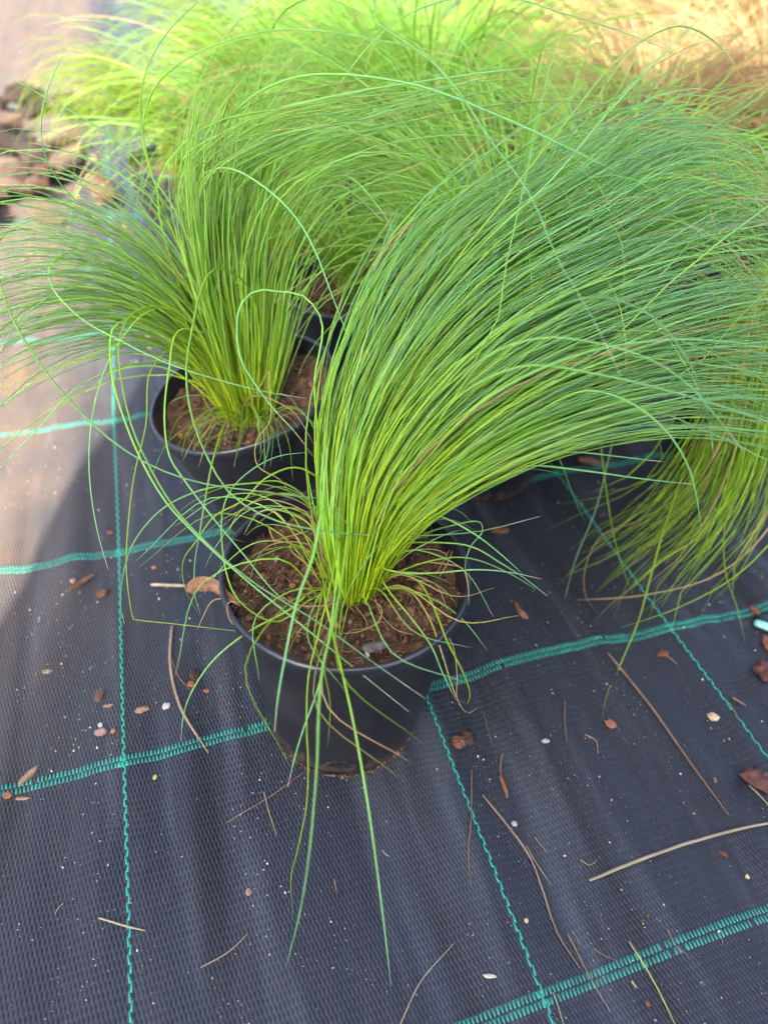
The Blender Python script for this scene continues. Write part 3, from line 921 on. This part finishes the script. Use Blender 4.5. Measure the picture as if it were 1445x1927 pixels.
# ------------------------------------------------------------------ the plant at the right edge, hanging down to the left
rightp = empty('potted_plant', (.545, .215, -.001), (0, 0, 1.1))
tag(rightp, 'grass cut off by the right edge, its shaded blades drooping down to the fabric', 'potted plant', 'potted feather grasses on the ground cover')
pot(rightp, 1)
INV = inv_of(rightp)
RG = [
    [(1540, 660, .72), (1440, 505, .69), (1370, 600, .675), (1325, 770, .67), (1235, 920, .68), (1120, 985, .69), (1040, 1010, .70)],
    [(1545, 660, .72), (1465, 500, .69), (1400, 620, .67), (1350, 800, .66), (1265, 960, .67), (1150, 1050, .69), (1085, 1120, .70)],
    [(1550, 660, .72), (1490, 520, .69), (1435, 650, .665), (1390, 840, .65), (1310, 990, .65), (1210, 1080, .67), (1170, 1160, .69)],
    [(1555, 665, .72), (1520, 540, .69), (1478, 700, .66), (1445, 880, .64), (1390, 1010, .64), (1310, 1100, .66), (1290, 1180, .67)],
]
geos = []
for S in guided(RG, 290, ([0, .3, .7, 1], [0, 1, 2, 3]), jx=46, jd=.025, tmin=.5, tmax=1.03, base_j=12, drift=.6):
    geos.append(blade_geo(S[::2], 12, rng.uniform(.0006, .001), rng.choice(['lime', 'olive', 'straw'], p=[.75, .225, .025]), var=1.3))
heroes = [hero(*h) for h in [
    ([(1540, 660), (1400, 700), (1260, 960), (1225, 1080), (1200, 1170), (1160, 1265), (1140, 1310), (1132, 1356)], [.72, .64, .62, .62], .0012, 'lime'),
    ([(1560, 700), (1520, 900), (1445, 1025), (1400, 1070), (1340, 1112), (1260, 1150), (1168, 1181)], [.72, .62, .60, .62], .0012, 'lime'),
    ([(1540, 660), (1420, 760), (1385, 900), (1362, 1000), (1365, 1080), (1385, 1140), (1402, 1212)], [.72, .66, .64, .66], .001, 'lime'),
    ([(1540, 660), (1300, 640), (1180, 720), (1150, 840), (1120, 960), (1080, 1060), (1062, 1130)], [.72, .68, .68, .70], .001, 'green'),
    ([(1540, 660), (1250, 640), (1140, 700), (1130, 820), (1140, 920), (1165, 1050), (1190, 1120)], [.72, .68, .68, .70], .001, 'lime'),
    ([(1540, 660), (1330, 620), (1220, 740), (1240, 830), (1250, 880)], [.72, .68, .68], .001, 'lime'),
    ([(1540, 680), (1480, 900), (1445, 960), (1400, 1030), (1378, 1065)], [.70, .63, .62], .0014, 'straw'),
    ([(1540, 680), (1480, 940), (1330, 1090), (1210, 1120), (1070, 1130)], [.70, .66, .69], .0010, 'straw'),
    ([(1540, 680), (1380, 850), (1200, 980), (1130, 1010), (1105, 1130), (1125, 1155)], [.70, .66, .69], .0007, 'straw'),
]]
for g in heroes + geos: put_blade(g, rightp, INV)


# ------------------------------------------------------------------ plants further back
def fountain(n, L, ph0=(3, 26), ph1=(80, 160), rbase=.028, kind='green', lean_az=None, lean=0.0, rad=(.0006, .001), seg=9, z0=SOIL_Z, var=1.0, bluish=.7):
    gs = []
    for _ in range(n):
        az = rng.uniform(0, 2 * math.pi)
        if lean_az is not None and rng.random() < lean: az = rng.normal(lean_az, .55)
        l = L * rng.uniform(.6, 1.08)
        a0 = math.radians(rng.uniform(*ph0)); a1 = math.radians(rng.uniform(*ph1))
        q = rng.uniform(1.2, 2.2)
        t = np.linspace(0, 1, seg + 1)
        ph = a0 + (a1 - a0) * t ** q
        azs = az + rng.normal(0, .3) * t ** 2
        st = np.c_[np.sin(ph) * np.cos(azs), np.sin(ph) * np.sin(azs), np.cos(ph)] * l / seg
        P = np.cumsum(st, axis=0)
        rb = rbase * math.sqrt(rng.random()); ab = rng.uniform(0, 6.28)
        P = P - P[0] + np.array([rb * math.cos(ab), rb * math.sin(ab), z0])
        P[:, 2] = np.maximum(P[:, 2], .004)
        kd = kind if rng.random() < .96 else 'straw'
        gs.append(blade_geo(P, seg, rng.uniform(*rad), kd, 3, var, bluish))
    return join(gs)


g = fountain(560, .50, (2, 24), (70, 150), var=1.05, bluish=.4, rad=(.0006, .0011), seg=15); TUFT_A = mesh('grass_tuft', *g[:2], M_BLADE, g[2])
g = fountain(560, .46, (4, 30), (90, 165), lean_az=2.6, lean=.5, var=1.05, bluish=.4, rad=(.0006, .0011), seg=15); TUFT_B = mesh('grass_tuft', *g[:2], M_BLADE, g[2])
g = fountain(640, .44, (2, 18), (110, 172), kind='olive', var=.55); TUFT_L = mesh('grass_tuft', *g[:2], M_BLADE, g[2])
g = fountain(900, .60, (2, 20), (25, 85), kind='gold', rad=(.0006, .0012), rbase=.035); TUFT_G = mesh('dry_tuft', *g[:2], M_DRY, g[2])
g = fountain(800, .52, (4, 30), (60, 140), kind='gold', rad=(.0006, .0012), rbase=.035); TUFT_H = mesh('dry_tuft', *g[:2], M_DRY, g[2])


def back_plant(x, y, rz, tuft, label, group, s=1.0, tilt=(0, 0), cat='potted plant', name='potted_plant'):
    r = empty(name, (x, y, -.001), (tilt[0], tilt[1], rz))
    tag(r, label, cat, group)
    pot(r, 1)
    t = obj('dry_tuft' if tuft in (TUFT_G, TUFT_H) else 'grass_tuft', tuft, r)
    t.scale = (s, s, s)
    t.location = (0, 0, SOIL_Z * (1 - s))
    tag(t, kind='stuff')
    return r


GP = 'potted feather grasses on the ground cover'
GG = 'dry golden grasses at the upper right'
back_plant(.235, .265, .3, TUFT_A, 'grass in the black pot directly behind the front clump', GP, .72)
back_plant(.395, .335, 2.2, TUFT_A, 'shaded grass behind the swept blades at right, its pot in deep shadow', GP, .70)
back_plant(.075, .605, -2.0, TUFT_B, 'blurred grass right behind the leaning pot', GP, .78)
back_plant(.125, .425, -2.4, TUFT_B, 'short blurred grass in the gap between leaning clump and front clump', GP, .56)
back_plant(.27, .64, 4.0, TUFT_A, 'pale green blurred grass at the top middle of the picture', GP, .9)
back_plant(.14, .82, -1.7, TUFT_B, 'tall blurred grass beside the sunlit yellow green one', GP, .85)
back_plant(-.035, .93, 2.0, TUFT_L, 'sunlit yellow green grass at the upper left with hanging blades', GP, .72)
back_plant(.12, 1.28, .6, TUFT_L, 'bright grass at the top edge behind the sunlit yellow green one', GP, .85)
back_plant(.34, 1.02, 1.7, TUFT_A, 'soft green grass at the top edge in the middle row', GP, .9)
for k, (x, y, rz, tf, s) in enumerate([(.66, .70, .2, TUFT_H, .72), (.86, .66, 1.9, TUFT_H, .75), (.62, .98, .8, TUFT_G, .72), (.90, .96, 3.1, TUFT_G, .8), (1.18, .98, 4.4, TUFT_G, .85), (.75, 1.28, 5.2, TUFT_G, .95),
                                       (1.05, 1.32, .9, TUFT_G, 1.0), (1.42, 1.35, 2.5, TUFT_G, 1.0), (.80, 1.65, 3.9, TUFT_G, 1.1), (1.25, 1.75, 1.2, TUFT_G, 1.1), (1.7, 1.8, 5.6, TUFT_G, 1.1)]):
    back_plant(x, y, rz, tf, 'dry golden grass clump in the blurred stand at the upper right', GG, s, name='dry_plant', cat='dry plant')


# ------------------------------------------------------------------ litter on the fabric
def chip_mesh(l, w, t, col, jag=.35, sub=(7, 4), name='bark_chip', mat=None):
    """an irregular flat flake: closed lens of jittered rings"""
    n = 11
    a = np.linspace(0, 2 * math.pi, n, endpoint=False)
    rr = 1 + jag * rng.uniform(-1, 1, n) * .6
    rings = []
    for k, z in ((.75, 0), (1.0, .35), (.86, .8), (.45, 1.0)):
        z_ = z * t + (rng.uniform(-.18, .18, n) * t if z > 0 else 0)
        rings.append(np.c_[l / 2 * rr * k * np.cos(a), w / 2 * rr * k * np.sin(a), z_ + 0 * a])
    V = np.concatenate(rings + [[[0, 0, t * 1.02]]])
    F_ = []
    for r in range(3):
        for j in range(n):
            F_.append((r * n + j, r * n + (j + 1) % n, (r + 1) * n + (j + 1) % n, (r + 1) * n + j))
    for j in range(n): F_.append((3 * n + j, 3 * n + (j + 1) % n, 4 * n))
    F_.append(tuple(range(n - 1, -1, -1)))
    c = np.tile(np.array(col), (len(V), 1)) * rng.uniform(.7, 1.25, (len(V), 1))
    return mesh(name, V, F_, mat or M_BARK, c, smooth=False)


def pebble_mesh(l, w, t, col, name='pebble'):
    v, f = ico()
    # one subdivision
    vs = list(map(tuple, v)); cache = {}; nf = []
    def mid(a, b):
        k = (min(a, b), max(a, b))
        if k not in cache:
            p = (np.array(vs[a]) + np.array(vs[b])) / 2
            vs.append(tuple(p / np.linalg.norm(p))); cache[k] = len(vs) - 1
        return cache[k]
    for a, b, c in f:
        x, y, z = mid(a, b), mid(b, c), mid(c, a)
        nf += [(a, x, z), (b, y, x), (c, z, y), (x, y, z)]
    V = np.array(vs) * (1 + rng.uniform(-.24, .2, (len(vs), 1)))
    V = V * np.array([l / 2, w / 2, t / 2]); V[:, 2] += t * .42
    c = np.tile(np.array(col), (len(V), 1)) * rng.uniform(.85, 1.15, (len(V), 1))
    return mesh(name, V, nf, M_STONE, c, smooth=False)


def litter(kind, px, py, lpx, wpx, ang, col, label, cat=None, tk=.5):
    p = on_ground(px, py)
    d = (p - CAM) @ FWD
    k = d / F
    l, w = lpx * k, wpx * k * 1.15
    t = max(.0012, min(l, w) * tk)
    me = pebble_mesh(l, w, t, col) if kind == 'pebble' else chip_mesh(l, w, t, col, name=kind)
    o = obj(kind, me, None, tuple(p + [0, 0, -.0003]))
    # image angle -> ground angle (camera yaw 18 degrees)
    o.rotation_euler = (rng.uniform(-.08, .08), rng.uniform(-.08, .08), math.radians(ang) - .28)
    tag(o, label, cat or {'pebble': 'pebble', 'bark_chip': 'bark chip'}.get(kind, kind.replace('_', ' ')), 'bark chips and pebbles on the fabric')
    return o


BR, RB, OR, TAN, WH, PK, CR, DK = (.085, .048, .03), (.13, .055, .036), (.21, .085, .045), (.22, .15, .095), (.33, .31, .28), (.22, .14, .11), (.48, .36, .2), (.05, .03, .024)
for a in [
    ('bark_chip', 152, 1098, 62, 11, 48, BR, 'brown stick lying askew left of the left teal line'),
    ('bark_chip', 193, 1118, 24, 17, 20, BR, 'small brown soil clod touching the left teal line'),
    ('pebble', 187, 1312, 17, 22, 0, BR, 'brown oval pebble left of the left teal line'),
    ('pebble', 192, 1379, 24, 15, 10, PK, 'pinkish stone with a white one behind it'),
    ('pebble', 190, 1365, 10, 8, 0, WH, 'tiny white pebble behind the pinkish stone'),
    ('pebble', 214, 1376, 10, 10, 0, OR, 'tiny orange pebble between pinkish stone and left teal line'),
    ('bark_chip', 268, 1336, 26, 11, 20, TAN, 'light brown splinter right of the left teal line'),
    ('pebble', 314, 1330, 15, 13, 20, WH, 'white stone beside the curved dry stalk left of the front pot'),
    ('bark_chip', 204, 1328, 18, 6, 10, TAN, 'thin tan splinter left of the left teal line'),
    ('bark_chip', 55, 1460, 42, 13, 62, TAN, 'curled bark piece lying across the green band at the left edge'),
    ('bark_chip', 16, 1498, 18, 11, 0, OR, 'orange red chip at the left edge under the green band'),
    ('bark_chip', 43, 1503, 27, 6, 3, TAN, 'pale splinter beside the orange red chip at the left edge'),
    ('bark_chip', 367, 1273, 20, 22, 0, DK, 'dark brown bark piece left of the front pot'),
    ('bark_chip', 360, 1289, 14, 12, 40, OR, 'orange fragment in front of the dark bark piece'),
    ('bark_chip', 390, 1300, 14, 7, 15, OR, 'small orange sliver close to the front pot'),
    ('bark_chip', 90, 1264, 17, 8, 8, TAN, 'tan sliver standing alone near the left edge'),
    ('pebble', 138, 1094, 12, 10, 0, PK, 'pink pebble beside the brown stick'),
    ('pebble', 290, 1069, 11, 9, 0, OR, 'orange pebble between left teal line and front pot'),
    ('bark_chip', 208, 1003, 14, 7, 0, RB, 'reddish chip above the green band at left'),
    ('bark_chip', 863, 1400, 30, 22, -20, RB, 'reddish bark chunk right of the front pot'),
    ('bark_chip', 878, 1390, 22, 28, 30, DK, 'dark bark shard leaning on the reddish chunk'),
    ('bark_chip', 975, 1148, 12, 28, 20, RB, 'brown bark piece in the shade right of the front pot'),
    ('bark_chip', 984, 1158, 26, 10, -50, (.20, .10, .06), 'orange brown bark piece touching the brown one in the shade'),
    ('pebble', 1148, 1363, 24, 15, -25, OR, 'orange pebble under the tip of a long green blade'),
    ('bark_chip', 1027, 1395, 17, 8, 0, WH, 'white flat flake right of the front pot'),
    ('pebble', 1340, 1350, 22, 16, -10, CR, 'cream pebble left of the right teal line'),
    ('bark_chip', 1246, 1232, 24, 14, 10, RB, 'red chip under the crossing of green band and right teal line'),
    ('bark_chip', 1424, 1470, 78, 38, -22, (.105, .05, .04), 'large reddish brown bark slab cut by the right edge'),
    ('pebble', 1344, 1468, 8, 10, 0, OR, 'tiny orange pebble near the large bark slab'),
    ('bark_chip', 948, 1480, 8, 40, 12, OR, 'thin upright orange sliver below the dry straw'),
    ('pebble', 968, 1551, 11, 10, 0, WH, 'round white bead beside the pale straw'),
    ('pebble', 468, 1679, 12, 12, 0, PK, 'pink grain alone on the front fabric'),
    ('bark_chip', 920, 1837, 25, 7, -4, (.5, .45, .36), 'pale flake left of the front crossing'),
    ('bark_chip', 1360, 1607, 20, 8, -28, RB, 'reddish sliver below the thick pale straw'),
    ('pebble', 990, 1733, 8, 8, 0, CR, 'tiny cream grain beside the middle teal line'),
    ('bark_chip', 1432, 1266, 32, 40, 10, (.09, .04, .03), 'dark red bark piece at the right edge'),
    ('bark_chip', 1417, 1150, 14, 24, 30, RB, 'red bark bit at the end of the green band'),
    ('bark_chip', 1444, 1215, 18, 46, 0, OR, 'orange bark edge cut by the right side of the picture'),
    ('pebble', 292, 1463, 8, 8, 0, (.34, .36, .04), 'yellow green seed on the front left fabric'),
    ('pebble', 1405, 1650, 8, 8, 0, CR, 'pale cube shaped grain near the right edge'),
    ('bark_chip', 1218, 1722, 6, 8, 0, RB, 'red crumb above the front green band'),
    ('bark_chip', 1218, 1888, 6, 10, 10, OR, 'orange sliver below the front green band'),
    ('bark_chip', 940, 1000, 34, 16, 10, (.15, .065, .035), 'brown bark bit behind the front pot at right'),
    ('bark_chip', 1110, 870, 60, 14, -20, (.12, .075, .05), 'brown bark strip in the dark gap between pots'),
]: litter(*a)


def straw(px, wpx, col, label, lift=.0006):
    P = np.array([on_ground(x, y) for x, y in px])
    n = 16
    S = spline(P, n)
    d = (S.mean(0) - CAM) @ FWD
    r = wpx / 2 * d / F
    zz = np.asarray(gz(S[:, 0], S[:, 1]))
    # a stiff stalk bridges the wrinkles
    line = np.interp(np.linspace(0, 1, n + 1), np.linspace(0, 1, 5), [zz[int(k)] for k in np.linspace(0, n, 5)])
    r = r * .82
    S[:, 2] = np.maximum(line, zz) + r * .9
    t = np.linspace(0, 1, n + 1)
    rad = r * np.interp(t, [0, .08, .7, 1], [.75, 1, .9, .45])
    V, Fq = tube(S, rad, 5)
    c = np.tile(np.array(col), (len(V), 1)) * np.repeat(rng.uniform(.8, 1.15, n + 1), 5)[:, None]
    o = obj('straw', mesh('straw', V - S[0], Fq, M_DRY, c), None, tuple(S[0]))
    tag(o, label, 'straw', 'dry straws on the fabric')


SP, ST, SB = (.36, .31, .20), (.30, .22, .14), (.22, .145, .095)
for a in [
    ([(1108, 1658), (1200, 1620), (1320, 1580), (1445, 1553), (1510, 1542)], 8.5, SP, 'thick cream straw running out at the right edge'),
    ([(1143, 1231), (1230, 1340), (1300, 1440), (1370, 1535)], 6, SB, 'long brown straw slanting below the right green band'),
    ([(908, 1497), (955, 1555), (1000, 1620), (1020, 1675), (1050, 1760), (1090, 1822)], 5, ST, 'long bent straw right of the middle teal line'),
    ([(990, 1592), (1012, 1630), (1037, 1667)], 3.5, ST, 'short straw lying against the long bent one'),
    ([(1068, 1758), (1110, 1840), (1148, 1905)], 3.5, ST, 'straw crossing the front green band left of the greenish one'),
    ([(1183, 1772), (1225, 1840), (1275, 1940)], 4, (.42, .46, .14), 'greenish yellow stalk crossing the front green band'),
    ([(1255, 1748), (1270, 1780), (1296, 1798)], 2.4, ST, 'thin curved fibre touching the front green band'),
    ([(187, 1728), (230, 1741), (274, 1752)], 5, SP, 'pale straw lying across the left teal line'),
    ([(378, 1821), (430, 1792), (467, 1757)], 3.6, ST, 'curved straw alone at the front left'),
    ([(750, 1935), (790, 1850), (853, 1776)], 3.4, SP, 'curved pale straw at the bottom centre edge'),
    ([(887, 1448), (886, 1540), (881, 1620), (886, 1670)], 3.4, SB, 'brown stalk crossing the middle teal line'),
    ([(497, 1490), (507, 1530), (521, 1572)], 3.4, ST, 'short straw in front of the front pot at left'),
    ([(428, 1548), (500, 1505), (585, 1446)], 2.6, SB, 'thin stalk reaching to the foot of the front pot'),
    ([(325, 1180), (321, 1240), (340, 1330), (393, 1418)], 7, (.33, .25, .18), 'curved flat dry stalk left of the front pot'),
    ([(322, 1235), (335, 1270), (357, 1299)], 3, SB, 'thin dry fibre beside the curved flat stalk'),
    ([(285, 1102), (325, 1103), (362, 1105)], 7, (.42, .36, .26), 'horizontal dry straw end left of the front pot rim'),
    ([(1408, 1478), (1430, 1500), (1460, 1535)], 4.5, SP, 'pale straw sticking out under the large bark slab'),
    ([(1040, 1868), (1048, 1890), (1062, 1935)], 3.2, SP, 'straw below the front crossing of teal threads'),
    ([(945, 1418), (941, 1440), (943, 1470)], 4, SB, 'stalk bit above the orange sliver'),
    ([(910, 1345), (918, 1375), (925, 1402)], 4, (.13, .10, .08), 'dull brown straw right of the reddish bark chunk'),
    ([(1062, 1320), (1062, 1360), (1066, 1398)], 3, SB, 'upright thin brown stalk right of the front pot'),
    ([(1100, 1383), (1118, 1392), (1125, 1420)], 3.4, ST, 'hooked dry fibre right of the white flake'),
    ([(1376, 1314), (1388, 1321), (1402, 1330)], 6, SB, 'short thick straw right of the right teal line'),
    ([(1370, 1322), (1378, 1336), (1389, 1356)], 3.6, SB, 'straw lying along the right teal line'),
    ([(1252, 1235), (1262, 1242), (1273, 1251)], 5, SB, 'short straw beside the red chip'),
    ([(1091, 1618), (1108, 1628), (1124, 1619)], 2.6, ST, 'small hook shaped fibre left of the thick cream straw'),
    ([(1005, 1575), (1015, 1588), (1029, 1604)], 2.6, ST, 'short fibre above the long bent straw'),
    ([(720, 1600), (726, 1608), (733, 1612)], 2.4, SP, 'tiny pale fibre on the front fabric'),
    ([(630, 1654), (631, 1666), (634, 1681)], 2.4, ST, 'tiny upright fibre between two hanging blades'),
    ([(1187, 1846), (1191, 1852), (1197, 1860)], 6, SP, 'short thick straw bit below the front green band'),
    ([(1076, 1752), (1084, 1766), (1092, 1781)], 2.6, ST, 'thin straw bit above the front green band'),
    ([(1114, 1784), (1140, 1800), (1160, 1808)], 1.6, ST, 'hair thin fibre above the front green band'),
    ([(1352, 1755), (1358, 1770), (1357, 1780)], 2, ST, 'fine fibre on the front green band at right'),
    ([(120, 1700), (110, 1710), (104, 1722)], 2, SP, 'tiny pale fibre near the left edge at the front'),
    ([(176, 1566), (172, 1570)], 3, SP, 'tiny pale flake left of the left teal line'),
]: straw(*a)

# plant tag at the right edge
p = on_ground(1436, 1182)
t = empty('plant_tag', tuple(p), (0, 0, -.75))
tag(t, 'mint plastic tag tip poking in at the right edge', 'plant tag')
a = np.linspace(0, 2 * math.pi, 20, endpoint=False)
def sup(l, w, z0, z1):
    x = l / 2 * np.sign(np.cos(a)) * np.abs(np.cos(a)) ** .6; y = w / 2 * np.sign(np.sin(a)) * np.abs(np.sin(a)) ** .6
    V = np.concatenate([np.c_[x, y, 0 * a + z0], np.c_[x, y, 0 * a + z1], np.c_[x * .8, y * .7, 0 * a + z1 + .0012]])
    F_ = [(r * 20 + j, r * 20 + (j + 1) % 20, r * 20 + 20 + (j + 1) % 20, r * 20 + 20 + j) for r in range(2) for j in range(20)]
    return V, F_ + [tuple(range(40, 60)), tuple(range(19, -1, -1))]
v, f = sup(.020, .0085, .002, .0045)
obj('tag_tip', mesh('tag_tip', v, f, M_TAG), t)
v, f = sup(.05, .022, .0005, .002)
M_DG = mat_simple('dark_green_plastic', (.008, .022, .014), (.012, .03, .02), 40, .4)
o = obj('tag_body', mesh('tag_body', v, f, M_DG), t, (.016, .008, 0))

# the withered leaf on the rim of the front pot
P = np.array([at(352, 1112, .485), at(375, 1100, .472), at(400, 1103, .462), at(430, 1125, .455), at(452, 1140, .452)])
S = spline(P, 14)
T = np.gradient(S, axis=0); T /= np.linalg.norm(T, axis=1)[:, None]
sd_ = np.cross(T, FWD); sd_ /= np.linalg.norm(sd_, axis=1)[:, None]
wv = .0055 * np.interp(np.linspace(0, 1, 15), [0, .25, .6, 1], [.7, 1, .8, .25])
Vl = []
for k in range(15):
    for j in np.linspace(-1, 1, 6):
        Vl.append(S[k] + sd_[k] * j * wv[k] + FWD * ((abs(j) ** 2) * .0035 + rng.uniform(-.0015, .0015)))
n0 = len(Vl)
Vl = np.array(Vl + [v_ + FWD * .0006 for v_ in Vl])
Fl = []
for k in range(14):
    for j in range(5):
        i = k * 6 + j
        Fl.append((i, i + 1, i + 7, i + 6)); Fl.append((n0 + i, n0 + i + 6, n0 + i + 7, n0 + i + 1))
    for j in (0, 5):
        i = k * 6 + j
        Fl.append((i, i + 6, n0 + i + 6, n0 + i))
for k in (0, 14):
    for j in range(5):
        i = k * 6 + j
        Fl.append((i, i + 1, n0 + i + 1, n0 + i))
c = np.tile(np.array((.16, .085, .05)), (len(Vl), 1)) * rng.uniform(.55, 1.4, (len(Vl), 1))
o = obj('withered_leaf', mesh('withered_leaf', Vl - S[7], Fl, M_BARK, c), None, tuple(S[7]))
tag(o, 'withered brown leaf hooked over the left rim of the front pot', 'leaf')
o['kind'] = 'object'
del o['kind']
g = blade_geo(np.array([at(*q) for q in [(452, 1140, .452), (425, 1128, .455), (402, 1130, .465), (385, 1155, .478), (372, 1185, .487)]]), 14, .0006, 'straw')
o = obj('dry_root', mesh('dry_root', g[0] - g[0][0], g[1], M_DRY, g[2]), None, tuple(g[0][0]))
tag(o, 'thin dry root hanging over the pot rim below the withered leaf', 'root')
# stone and seed on the soil of the front pot
for q, l, w, t_, col, nm, lab, ct in [((705, 1222), .0165, .009, .006, (.10, .09, .085), 'soil_stone', 'grey stone on the soil at the front of the front pot', 'stone'),
                                  ((691, 1232), .0028, .0055, .003, (.50, .46, .33), 'seed', 'pale seed in front of the grey stone on the soil', 'seed')]:
    r = ray(*q); p = CAM + (SOIL_Z + .005 - CAM[2]) / r[2] * r
    o = obj(nm, pebble_mesh(l, w, t_, col, nm), None, tuple(p)); o.rotation_euler = (0, 0, -.1)
    tag(o, lab, ct)

# spilled soil round the foot of the front pot
gs = []
for k in range(230):
    a_ = rng.normal(-1.75, .55) if rng.random() < .8 else rng.uniform(0, 6.28); r_ = PB + abs(rng.normal(0, .0012)) + .0002
    x, y = r_ * math.cos(a_), -.004 + r_ * math.sin(a_)
    gs.append(crumb(np.array([x, y, float(gz(x, y)) + .0006]), rng.uniform(.0004, .0012), (.09, .055, .035) if rng.random() < .75 else (.18, .12, .08)))
v, f, c = join(gs)
tag(obj('spilled_soil', mesh('spilled_soil', v, f, M_CRUMB, c)), 'brown soil crumbs round the foot of the front pot', 'soil', kind='stuff')
# sand and perlite grains caught in the weave
gs = []
n = 0
while n < 15000:
    x = rng.uniform(-.6, .75); y = rng.uniform(-.36, .95) if rng.random() < .75 else rng.uniform(-.36, .2)
    z = float(gz(x, y))
    cl = float(vnoise(x / .03, y / .12, 77)) * .6 + float(vnoise(x / .008, y / .03, 78)) * .4
    if cl < .52 and rng.random() > .14: continue
    n += 1
    q = rng.random()
    col = (.52, .48, .42) if q < .45 else (.30, .22, .15) if q < .75 else (.16, .08, .05) if q < .92 else (.40, .18, .08)
    s = rng.choice([.0002, .00032, .0005, .0009], p=[.40, .37, .19, .04])
    gs.append(crumb(np.array([x, y, z + s * .5]), s, col))
v, f, c = join(gs)
tag(obj('sand_grains', mesh('sand_grains', v, f, M_CRUMB, c)), 'pale sand and soil grains scattered over the fabric', 'grit', kind='stuff')

# bark heap in the sun at the upper left
def chunk(s):
    v, f = ico()
    vs = v * rng.uniform(.62, 1.2, (12, 1)) * np.array([s, s * rng.uniform(.55, .8), s * rng.uniform(.35, .55)])
    q = rng.random()
    col = np.array((.062, .041, .031) if q < .6 else (.022, .015, .012) if q < .85 else (.060, .033, .022))
    return vs, f, np.tile(col, (12, 1)) * rng.uniform(.7, 1.3, (12, 1))
protos = []
for k in range(7):
    vs, f, c = chunk(1.0)
    protos.append(mesh('bark_chunk', vs, f, M_BARK, c, smooth=False))
for k in range(60):
    u_ = rng.random()
    y = rng.uniform(1.15, 2.05); x = -.36 - .16 * (y - 1.1) + rng.normal(0, .09) * (1 + .4 * (y - 1.1))
    s = rng.uniform(.03, .068)
    o = obj('bark_chunk', protos[k % 7], None, (x, y, float(gz(x, y)) + s * .25 + rng.uniform(0, .03)))
    o.scale = (s, s, s); o.rotation_euler = (rng.uniform(-.4, .4), rng.uniform(-.4, .4), rng.uniform(0, 6.28))
    tag(o, 'weathered brown bark chunk in the sunlit heap at the upper left', 'bark chunk', 'bark chunks in the heap at the upper left')
# crumbs of orange soil between and around
gs = []
for k in range(900):
    y = rng.uniform(.45, 2.6); x = rng.uniform(-.75, -.02) - .1 * max(0, y - 1)
    if vnoise(x / .12, y / .2, 91) < .55: continue
    s = rng.choice([.0015, .003, .006], p=[.6, .3, .1])
    gs.append(crumb(np.array([x, y, float(gz(x, y)) + s * .4]), s, (.28, .15, .085) if rng.random() < .6 else (.15, .11, .085)))
v, f, c = join(gs)
tag(obj('loose_soil', mesh('loose_soil', v, f, M_CRUMB, c)), 'orange brown loose soil on the sunlit fabric', 'soil', kind='stuff')

# ------------------------------------------------------------------ added unseen stand-in for the photographer behind the camera, cut to cast the shade
PERP = np.array([AZ[1], -AZ[0]])
B0 = CAM[:2] - 1.1 * AZ
xl = float((np.array([-.286, .162]) - CAM[:2]) @ PERP)
XR, HT = 1.05, 2.29
def sp(u, z, w=0.0): return np.array([B0[0] + PERP[0] * u - AZ[0] * w, B0[1] + PERP[1] * u - AZ[1] * w, z])
caster = empty('added_shade_caster', tuple(sp(0, 0)))
tag(caster, 'added unseen sheet on posts behind the viewer, shaped to cast the shade', 'added shade caster')
IS = np.array(Matrix.Translation(caster.location).inverted())
EDGE = [(.162, -.286), (.215, -.267), (.262, -.257), (.296, -.248), (.333, -.236), (.391, -.212), (.455, -.184), (.517, -.160), (.585, -.131)]
ez = [float((np.array([x_, y_]) - B0) @ AZ) * math.tan(EL) for y_, x_ in EDGE]
eu = [float((np.array([x_, y_]) - B0) @ PERP) for y_, x_ in EDGE]
ez = [0.0] + ez + [HT]; eu = [eu[0] + .01] + eu + [eu[-1] + .03]
nu, nz = 24, 60
Vs = []
for w in (0.0, .004):
    for i in range(nu + 1):
        for j in range(nz + 1):
            z_ = .05 + (HT - .05) * j / nz; l_ = float(np.interp(z_, ez, eu)); u_ = l_ + (XR - l_) * i / nu
            Vs.append(sp(u_, z_, w + .01 * math.sin(u_ * 9) * math.sin(z_ * 3)))
Vs = np.array(Vs); k0 = (nu + 1) * (nz + 1)
Fs = []
for i in range(nu):
    for j in range(nz):
        q = i * (nz + 1) + j
        Fs.append((q, q + nz + 1, q + nz + 2, q + 1)); Fs.append((k0 + q, k0 + q + 1, k0 + q + nz + 2, k0 + q + nz + 1))
obj('caster_sheet', mesh('caster_sheet', Vs - np.array(caster.location), Fs, M_CASTER), caster)
for u_ in (xl + .09, XR - .03):
    v, f = tube(np.array([sp(u_, -.02, .03), sp(u_, .9, .03), sp(u_, HT + .0, .03)]), np.array([.012, .012, .012]), 10)
    obj('caster_post', mesh('caster_post', v - np.array(caster.location), f, M_CASTER_POST), caster)
